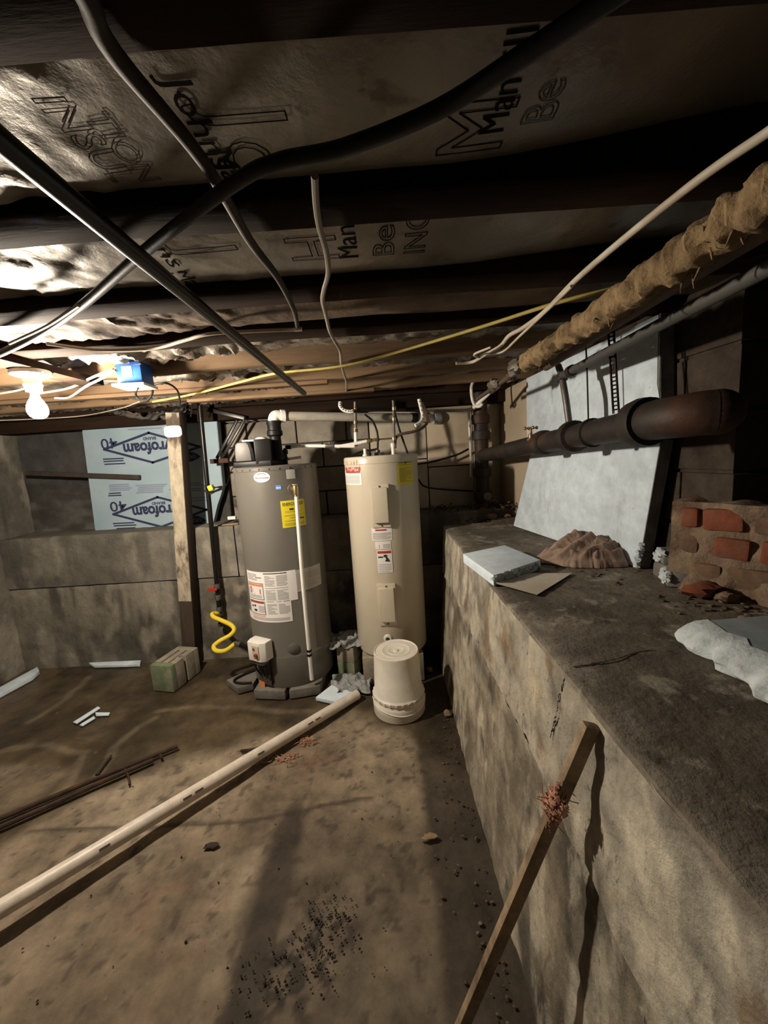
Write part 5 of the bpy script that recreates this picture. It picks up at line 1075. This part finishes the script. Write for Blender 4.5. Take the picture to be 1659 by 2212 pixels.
# brown cloth
cc = PZ(1262, 1208, 1.0)+V((-.015, -.03, 0)); n1_, n2_ = 150, 110
u, v = np.meshgrid(np.linspace(-1, 1, n1_), np.linspace(-1, 1, n2_), indexing='ij')
rr2 = np.maximum(np.abs(u), np.abs(v)); ang = np.arctan2(v, u); rad = np.sqrt(u*u*(1-v*v/2)+v*v*(1-u*u/2)+1e-9)
dx = u*np.sqrt(1-v*v/2); dy = v*np.sqrt(1-u*u/2); rho = np.hypot(dx, dy)
base = (1-rho**2.2).clip(0)**.65
wx = dx+.5*(vn(dx*1.6+9, dy*1.6, 803)-.5); wy = dy+.5*(vn(dx*1.6, dy*1.6+7, 805)-.5); ridge = (1-np.abs(fbm(wx*1.9+wy*.8+5, wy*3.0-wx*.6, 2, 801)-.5)*2)**3; ridge2 = (1-np.abs(fbm(wx*5+3, wy*5, 2, 811)-.5)*2)**2*ss(-.2, .6, dx)
folds = 0
for pl_, w2, a2 in (([(-.85, -.15), (-.45, .15), (-.05, .45), (.3, .5)], .13, .030), ([(-.6, -.55), (-.2, -.2), (.15, .1), (.2, .45)], .10, .026), ([(-.1, -.75), (.1, -.45), (.35, -.35), (.6, -.15), (.75, .15)], .09, .026), ([(.2, -.65), (.45, -.6), (.7, -.45), (.85, -.15)], .07, .024), ([(.3, .0), (.45, -.1), (.6, .02), (.5, .2), (.33, .18)], .06, .022), ([(-.75, .25), (-.5, .5), (-.15, .7)], .09, .018), ([(-.95, -.3), (-.6, -.2), (-.3, -.45)], .07, .018), ([(.5, .45), (.75, .4), (.9, .2)], .07, .018)):
    dq = seg_dist(dx+.12*(fbm(dx*3, dy*3, 3, 841)-.5), dy+.12*(fbm(dx*3+7, dy*3, 3, 843)-.5), pl_); folds = np.maximum(folds, a2*np.exp(-(dq/w2)**2))
hill = folds*base**.35+base*(.050+.05*np.exp(-((dx+.05)**2/.25+(dy-.35)**2/.2))+.02*dx)+base**.6*(.012*ridge+.006*ridge2)
wobr = 1+.22*(fbm(np.cos(ang)*2+5, np.sin(ang)*2+5, 4, 821)-.5)*2
dirx = V((.985-.655, 1.56-1.66, 0)).normalized(); diry = V((-dirx.y, dirx.x, 0))
lx, ly = dx*.185*wobr, dy*.125*wobr
CX_ = cc.x+dirx.x*lx+diry.x*ly; CY_ = cc.y+dirx.y*lx+diry.y*ly
mb = MB().grid(np.stack([CX_, CY_, 1.006+hill], -1)); mb.grid(np.stack([CX_, CY_, np.full_like(CX_, 1.003)], -1)[:, ::-1])
o = single(mb, 'cloth', 'cloth', 'crumpled brown towel heaped on the ledge before the leaning foam board', 'towel')
# paper sheet
pp = [PZ(x, y, 1.006) for x, y in ((1054, 1256), (1075, 1243), (1150, 1240), (1236, 1240), (1198, 1264), (1160, 1287), (1076, 1268))]
ctr = sum(pp, V((0, 0, 0)))/len(pp); mb = MB(); vs = [ctr+zv*.006]+[p+zv*(.004 if i not in (0, 6) else .012) for i, p in enumerate(pp)]
mb.add(vs, [(0, i+1, (i+1) % 7+1) for i in range(7)]); mb.add([p-zv*.0015 for p in vs], [(0, (i+1) % 7+1, i+1) for i in range(7)])
single(mb, 'paper_sheet', 'paper', 'curled tan paper sheet on the ledge below the foam piece', 'paper')
# brick rubble wall under the crawl-space opening
WA = V((.955, 1.27, 1.0)); WB = V((1.16, 1.0, 1.0)); wd_ = (WB-WA).normalized(); wn_ = V((-wd_.y, wd_.x, 0)); wn_ = wn_ if wn_.x > 0 else -wn_
bw = thing('brick_wall', 'low crumbling wall of red and brown bricks below the dark opening', 'brick wall', (1.2, 1.05, 1.0))
def bwp(t_, z, off): return WA+wd_*t_+wn_*off+zv*z
n = 50; tt, zz = np.meshgrid(np.linspace(-.02, .9, n), np.linspace(0, .29, 26), indexing='ij')
off_ = .012+.07*(fbm(tt*11, zz*11, 4, 831)-.5)-.06*(1-ss(0, .09, zz))*fbm(tt*6, zz*4, 3, 833)
A = np.array([[tuple(bwp(tt[i, j], zz[i, j], off_[i, j])) for j in range(26)]+[tuple(bwp(tt[i, 0], .292+.012*math.sin(i*.9), .12)), tuple(bwp(tt[i, 0], .29, .40))] for i in range(n)])
part(MB().grid(A), 'mortar_bed', 'lime_mortar', bw)
rnd = random.Random(12); k = 0
for z, t_, L_, H_, m in ((.205, .005, .05, .07, 'brick_red'), (.205, .065, .10, .068, 'brick_red'), (.20, .185, .12, .066, 'brick_brown'), (.20, .32, .11, .066, 'brick_red'), (.205, .45, .2, .064, 'brick_brown'), (.12, .01, .045, .065, 'brick_brown'), (.12, .095, .09, .064, 'brick_red'), (.115, .20, .13, .066, 'brick_red'), (.115, .345, .12, .066, 'brick_brown'), (.12, .48, .2, .064, 'brick_red'), (.035, .03, .09, .06, 'brick_brown'), (.03, .135, .10, .066, 'brick_brown'), (.03, .25, .13, .066, 'brick_red'), (.03, .40, .2, .066, 'brick_brown')):
    c = bwp(t_+L_/2, z+H_/2, .05+rnd.uniform(-.008, .008)); an = math.atan2(wd_.y, wd_.x)+rnd.uniform(-.05, .05); tl_ = rnd.uniform(-.06, .06); ax3 = V((math.cos(an), math.sin(an), tl_)).normalized(); ay3 = zv.cross(ax3).normalized(); part(MB().box(c, (L_*rnd.uniform(.9, 1.05), .09, H_*rnd.uniform(.9, 1.1)), ax=(ax3, ay3, ax3.cross(ay3))), 'brick', m, bw, bevel=.011)
for i, (x, y, r_, m, lb) in enumerate(((1515, 1288, .035, 'brick_red', 'broken red brick lump at the foot of the brick wall'), (1570, 1300, .022, 'lime_mortar', 'pale mortar lump in front of the brick wall'), (1610, 1345, .016, 'lime_mortar', 'small mortar crumb on the ledge, nearest the camera'))):
    c = PZ(x, y, 1.0); single(MB().blob((c.x, c.y, 1.0+r_*.6), (r_*1.5, r_, r_*.7), i, 9, 6, .3), 'rubble', m, lb, 'rubble')

# ================================================================ floor clutter
def strip(pts, th, name, mat, label, cat, z=.003, group=None): return single(MB().prism([PZ(x, y, z) for x, y in pts], (0, 0, th)), name, mat, label, cat, group, bevel=.002)
strip(((-40, 1515), (82, 1448), (86, 1456), (70, 1470), (-40, 1530)), .03, 'foam_strip', 'foam_right', 'long pale foam strip on the floor in the far left corner', 'foam strip')
strip(((192, 1436), (305, 1431), (303, 1440), (205, 1443)), .02, 'foam_strip', 'foam_right', 'pale foam strip on the floor along the back wall', 'foam strip')
for i, (p, lb) in enumerate(((((158, 1562), (212, 1528), (217, 1531), (166, 1565)), 'longest of three white slivers on the wet floor'), (((172, 1568), (203, 1549), (206, 1553), (178, 1570)), 'middle white sliver of three on the wet floor'), (((206, 1541), (238, 1541), (235, 1547), (208, 1548)), 'shortest white sliver of three, pointing right, on the wet floor'))): strip(p, .008, 'foam_sliver', 'foam_right', lb, 'sliver', group='white slivers on the floor')
def crumbs(name, pts, mat, label, cat, rmin, rmax, sd):
    rnd = random.Random(sd); q = MB()
    for x, y, z in pts: r_ = rnd.uniform(rmin, rmax)*rnd.uniform(.6, 1); q.blob((x, y, z+r_*.3), (r_*1.2, r_, r_*.6), rnd.randrange(99999), 5, 4, .4)
    o = single(q, name, mat, label, cat); o['kind'] = 'stuff'; return o
rnd = random.Random(21); P_ = []
for k in range(150): 
    y = rnd.uniform(.6, 2.2); P_.append((.27-abs(rnd.gauss(0, .07)), y, 0))
crumbs('floor_crumbs', P_, 'crumb', 'crumbled concrete grit along the foot of the right bench', 'grit', .002, .007, 1)
P_ = [(rnd.gauss(-.29, .05), rnd.gauss(1.06, .045), 0) for k in range(140)]+[(rnd.gauss(-.38, .09), rnd.gauss(.95, .04), 0) for k in range(130)]+[(rnd.uniform(-1.4, 0), rnd.uniform(.7, 1.9), 0) for k in range(60)]
crumbs('dark_debris', P_, 'mold', 'black crumbly dirt scattered on the floor in the foreground', 'dirt', .0015, .0042, 2)
P_ = [(rnd.uniform(.42, 1.0), 2.62+rnd.uniform(0, .25), 1.0) for k in range(60)]+[(rnd.gauss(1.0, .06), rnd.gauss(1.12, .06), 1.0) for k in range(50)]+[(rnd.uniform(.6, 1.), rnd.uniform(1.3, 1.7), 1.0) for k in range(60)]
crumbs('ledge_crumbs', P_, 'crumb', 'grit and dirt crumbs strewn on the right ledge', 'grit', .004, .012, 3)
q = MB(); rnd = random.Random(33)
for k in range(140):
    x = rnd.uniform(.28, .95); y = rnd.uniform(2.7, 3.05); c = V((x, y, BT+.01+abs(rnd.gauss(0, .018)))); a_ = rnd.uniform(0, 6.3); l_ = rnd.uniform(.02, .055); d_ = V((math.cos(a_), math.sin(a_), rnd.uniform(-.3, .6))).normalized(); s_ = d_.cross(zv).normalized()*l_*.35
    q.add([c-d_*l_/2, c+s_+zv*.006, c+d_*l_/2, c-s_+zv*.004, c-zv*.004], [(0, 1, 2, 3), (0, 4, 1), (1, 4, 2), (2, 4, 3), (3, 4, 0)])
o = single(q, 'leaf_litter', 'leaf', 'heap of dry leaves and scraps on the back ledge beside the drain stack', 'leaf litter'); o['kind'] = 'stuff'
for i, (x, y, r_, lb) in enumerate(((1062, 1122, .03, 'larger pale stone at the rear edge of the right ledge'), (1095, 1118, .02, 'smaller pale stone at the rear edge of the right ledge'))):
    c = PZ(x, y, 1.0); single(MB().blob((c.x, c.y, 1.0+r_*.6), (r_*1.3, r_, r_*.8), 40+i, 10, 7, .25), 'stone', 'lime_mortar', lb, 'stone')
for i, (x, y, lb) in enumerate(((928, 1450, 'pale pebble on the floor beside the pail, upper of two'), (967, 1546, 'pale pebble at the foot of the bench right of the pail'))):
    c = PZ(x, y, 0); single(MB().blob((c.x, c.y, .014), (.022, .02, .018), 60+i, 9, 6, .3), 'pebble', 'lime_mortar', lb, 'pebble')
for i, (x, y, lb) in enumerate(((660, 1602, 'reddish fibre tuft on the floor right of the long pipe, farther one'), (612, 1640, 'reddish fibre tuft on the floor right of the long pipe, nearer one'))):
    c = PZ(x, y, 0); q = MB(); rn_ = random.Random(i)
    for k in range(30): p = c+V((rn_.gauss(0, .025), rn_.gauss(0, .018), .004)); q.tube([p, p+V((rn_.uniform(-.03, .03), rn_.uniform(-.02, .02), rn_.uniform(0, .012))), p+V((rn_.uniform(-.05, .05), rn_.uniform(-.02, .02), 0))], .0016, 5, smooth=3)
    single(q, 'fibre_tuft', 'pink_tuft', lb, 'fibre tuft')
for i, (x, y, lb) in enumerate(((926, 1812, 'pale flake of wood on the floor near the bench'), (455, 1830, 'dark chip on the floor below the long pipe'))):
    c = PZ(x, y, 0); single(MB().blob((c.x, c.y, .008), (.028, .014, .006), 80+i, 9, 5, .4), 'wood_chip', 'wood_raw' if i == 0 else 'wood_dark', lb, 'chip')
